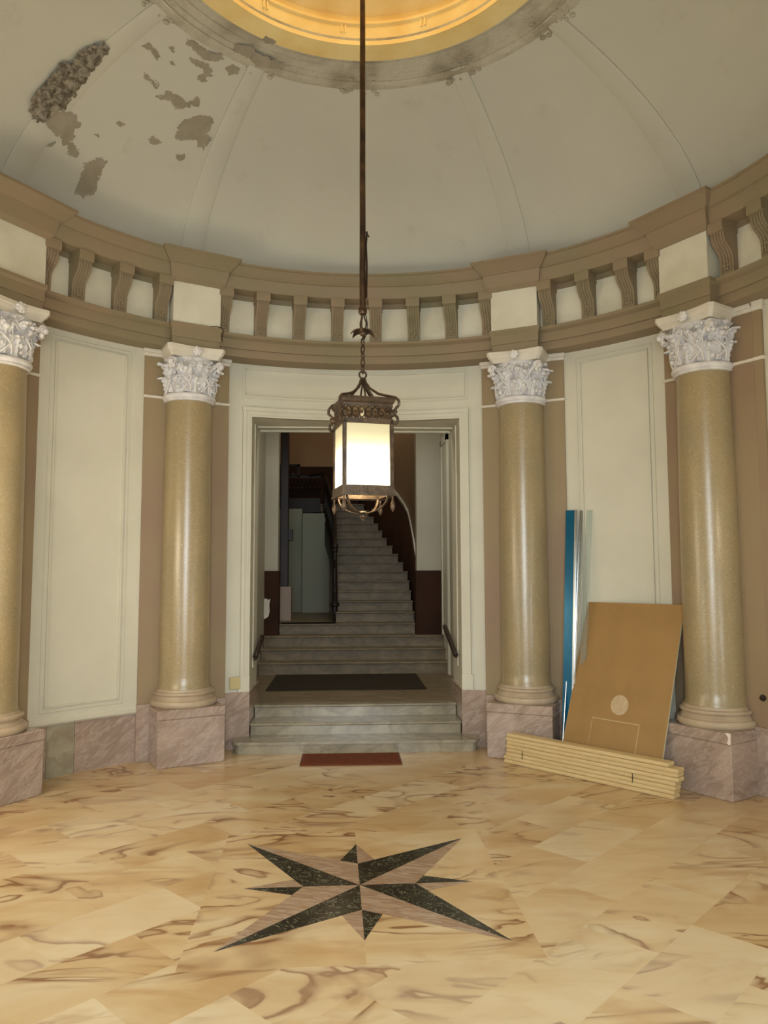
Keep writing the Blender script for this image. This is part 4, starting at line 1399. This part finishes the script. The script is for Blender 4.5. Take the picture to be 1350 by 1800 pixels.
# basket below: four straps, corner drops, finial
for k in range(4):
    T = Matrix.Rotation(R(45 + 90 * k), 4, 'Z')
    m = MB(); rows = []
    for i in range(15):
        a = R(90 * i / 14)
        r = .150 * cos(a) + .006; z = 2.015 - .088 * sin(a)
        rows.append([T @ Vector((r, w, z)) for w in (-.008, .008)])
    m.grid(rows)
    lch(m.build('basket_strap', M_bronze, None, smooth=60, solid=.004))
    m = MB(); m.lathe([(.0001, 1.925), (.006, 1.935), (.013, 1.955), (.010, 1.975), (.004, 1.995), (.006, 2.02), (.0001, 2.022)], 12, T=T @ Matrix.Translation((.186, 0, 0)))
    m.tube([T @ Vector((.178, 0, 2.03)), T @ Vector((.186, 0, 2.015))], .006, 6)
    lch(m.build('corner_drop', M_bronze, None, smooth=50))
m = MB(); m.sphere((0, 0, 1.912), .019, 12); m.lathe([(.0001, 1.887), (.006, 1.889), (.008, 1.896), (.004, 1.903)], 12); m.lathe([(.018, 1.928), (.026, 1.932), (.014, 1.940), (.0001, 1.941)], 14)
lch(m.build('finial', M_bronze, None, smooth=50))
# ring, chain links, leaf knot, socket, rod
def torus(m, c, r, rad, T, n=18, sx=1., sz=1.):
    m.tube([T @ Vector((c[0] + r * sx * cos(a), c[1], c[2] + r * sz * sin(a))) for a in [2 * pi * q / n for q in range(n)]], rad, 6, close=True)
I = Matrix.Identity(4)
m = MB(); torus(m, (0, 0, 2.690), .020, .0055, I); m.sphere((0, 0, 2.662), .014, 8)
lch(m.build('ring', M_bronze, None, smooth=50))
z = 2.722
for k in range(5):
    m = MB(); torus(m, (0, 0, z), .014, .0045, Matrix.Rotation(R(90 * (k % 2) + 40), 4, 'Z'), 16, .8, 1.75)
    lch(m.build('chain_link', M_bronze, None, smooth=50)); z += .037
m = MB()
for k in range(6):
    T = Matrix.Rotation(R(60 * k + 10), 4, 'Z'); rows = []
    for i in range(8):
        u = i / 7
        w = .022 * sin(pi * min(1, u * .9 + .08)) * (1 + .25 * sin(u * 14))
        rr = .008 + .062 * u; zz = 2.928 + .020 * sin(pi * u) - .012 * u
        rows.append([T @ Vector((rr, -w, zz - .006)), T @ Vector((rr, 0, zz)), T @ Vector((rr, w, zz - .006))])
    m.grid(rows)
m.sphere((0, 0, 2.925), .018, 9)
lch(m.build('leaf_knot', M_bronze, None, smooth=50, solid=.003))
m = MB()
for k in range(3):
    T = Matrix.Rotation(R(120 * k), 4, 'Z')
    m.tube([T @ Vector((r, 0, zz)) for r, zz in [(.006, 2.94), (.018, 2.96), (.020, 2.985), (.010, 3.01), (.007, 3.035)]], .0045, 6)
lch(m.build('loop_hanger', M_bronze, None, smooth=50))
m = MB(); m.lathe([(.0001, 3.028), (.018, 3.03), (.024, 3.04), (.024, 3.062), (.019, 3.072), (.017, 3.075)], 16); m.sphere((.0, -.022, 3.05), .010, 7)
lch(m.build('socket', M_rod, None, smooth=40))
m = MB(); pts = []; rr = []
for i in range(34):
    z = 3.07 + (6.34 - 3.07) * i / 33
    pts.append((.004 * noise.noise(Vector((0, 0, z * 2))), .004 * noise.noise(Vector((5, 0, z * 2))), z)); rr.append(.0175 - .004 * (z - 3.07) / 3.3)
m.tube(pts, rr, 12)
lch(m.build('rod', M_rod, None, smooth=60))
m = MB(); m.tube([(.018, -.012, 3.12), (.021, -.012, 3.3), (.016, -.014, 3.42), (.022, -.012, 3.50)], .0055, 6); m.tube([(.018, -.01, 3.5), (.034, -.012, 3.47)], .004, 5); m.tube([(.012, -.01, 3.05), (.026, 0, 2.98), (.030, 0, 2.93)], .003, 5)
lch(m.build('wire', M_black, None, smooth=60))
m = MB(); m.sphere((0, 0, 2.20), .03, 12, (1, 1, 1.4)); m.tube([(0, 0, 2.24), (0, 0, 2.50)], .012, 8)
o = lch(m.build('bulb', M_glow, None, smooth=60))
light('lantern_bulb', 'POINT', (0, 0, 2.13), 10, (1, .86, .60), radius=.035)
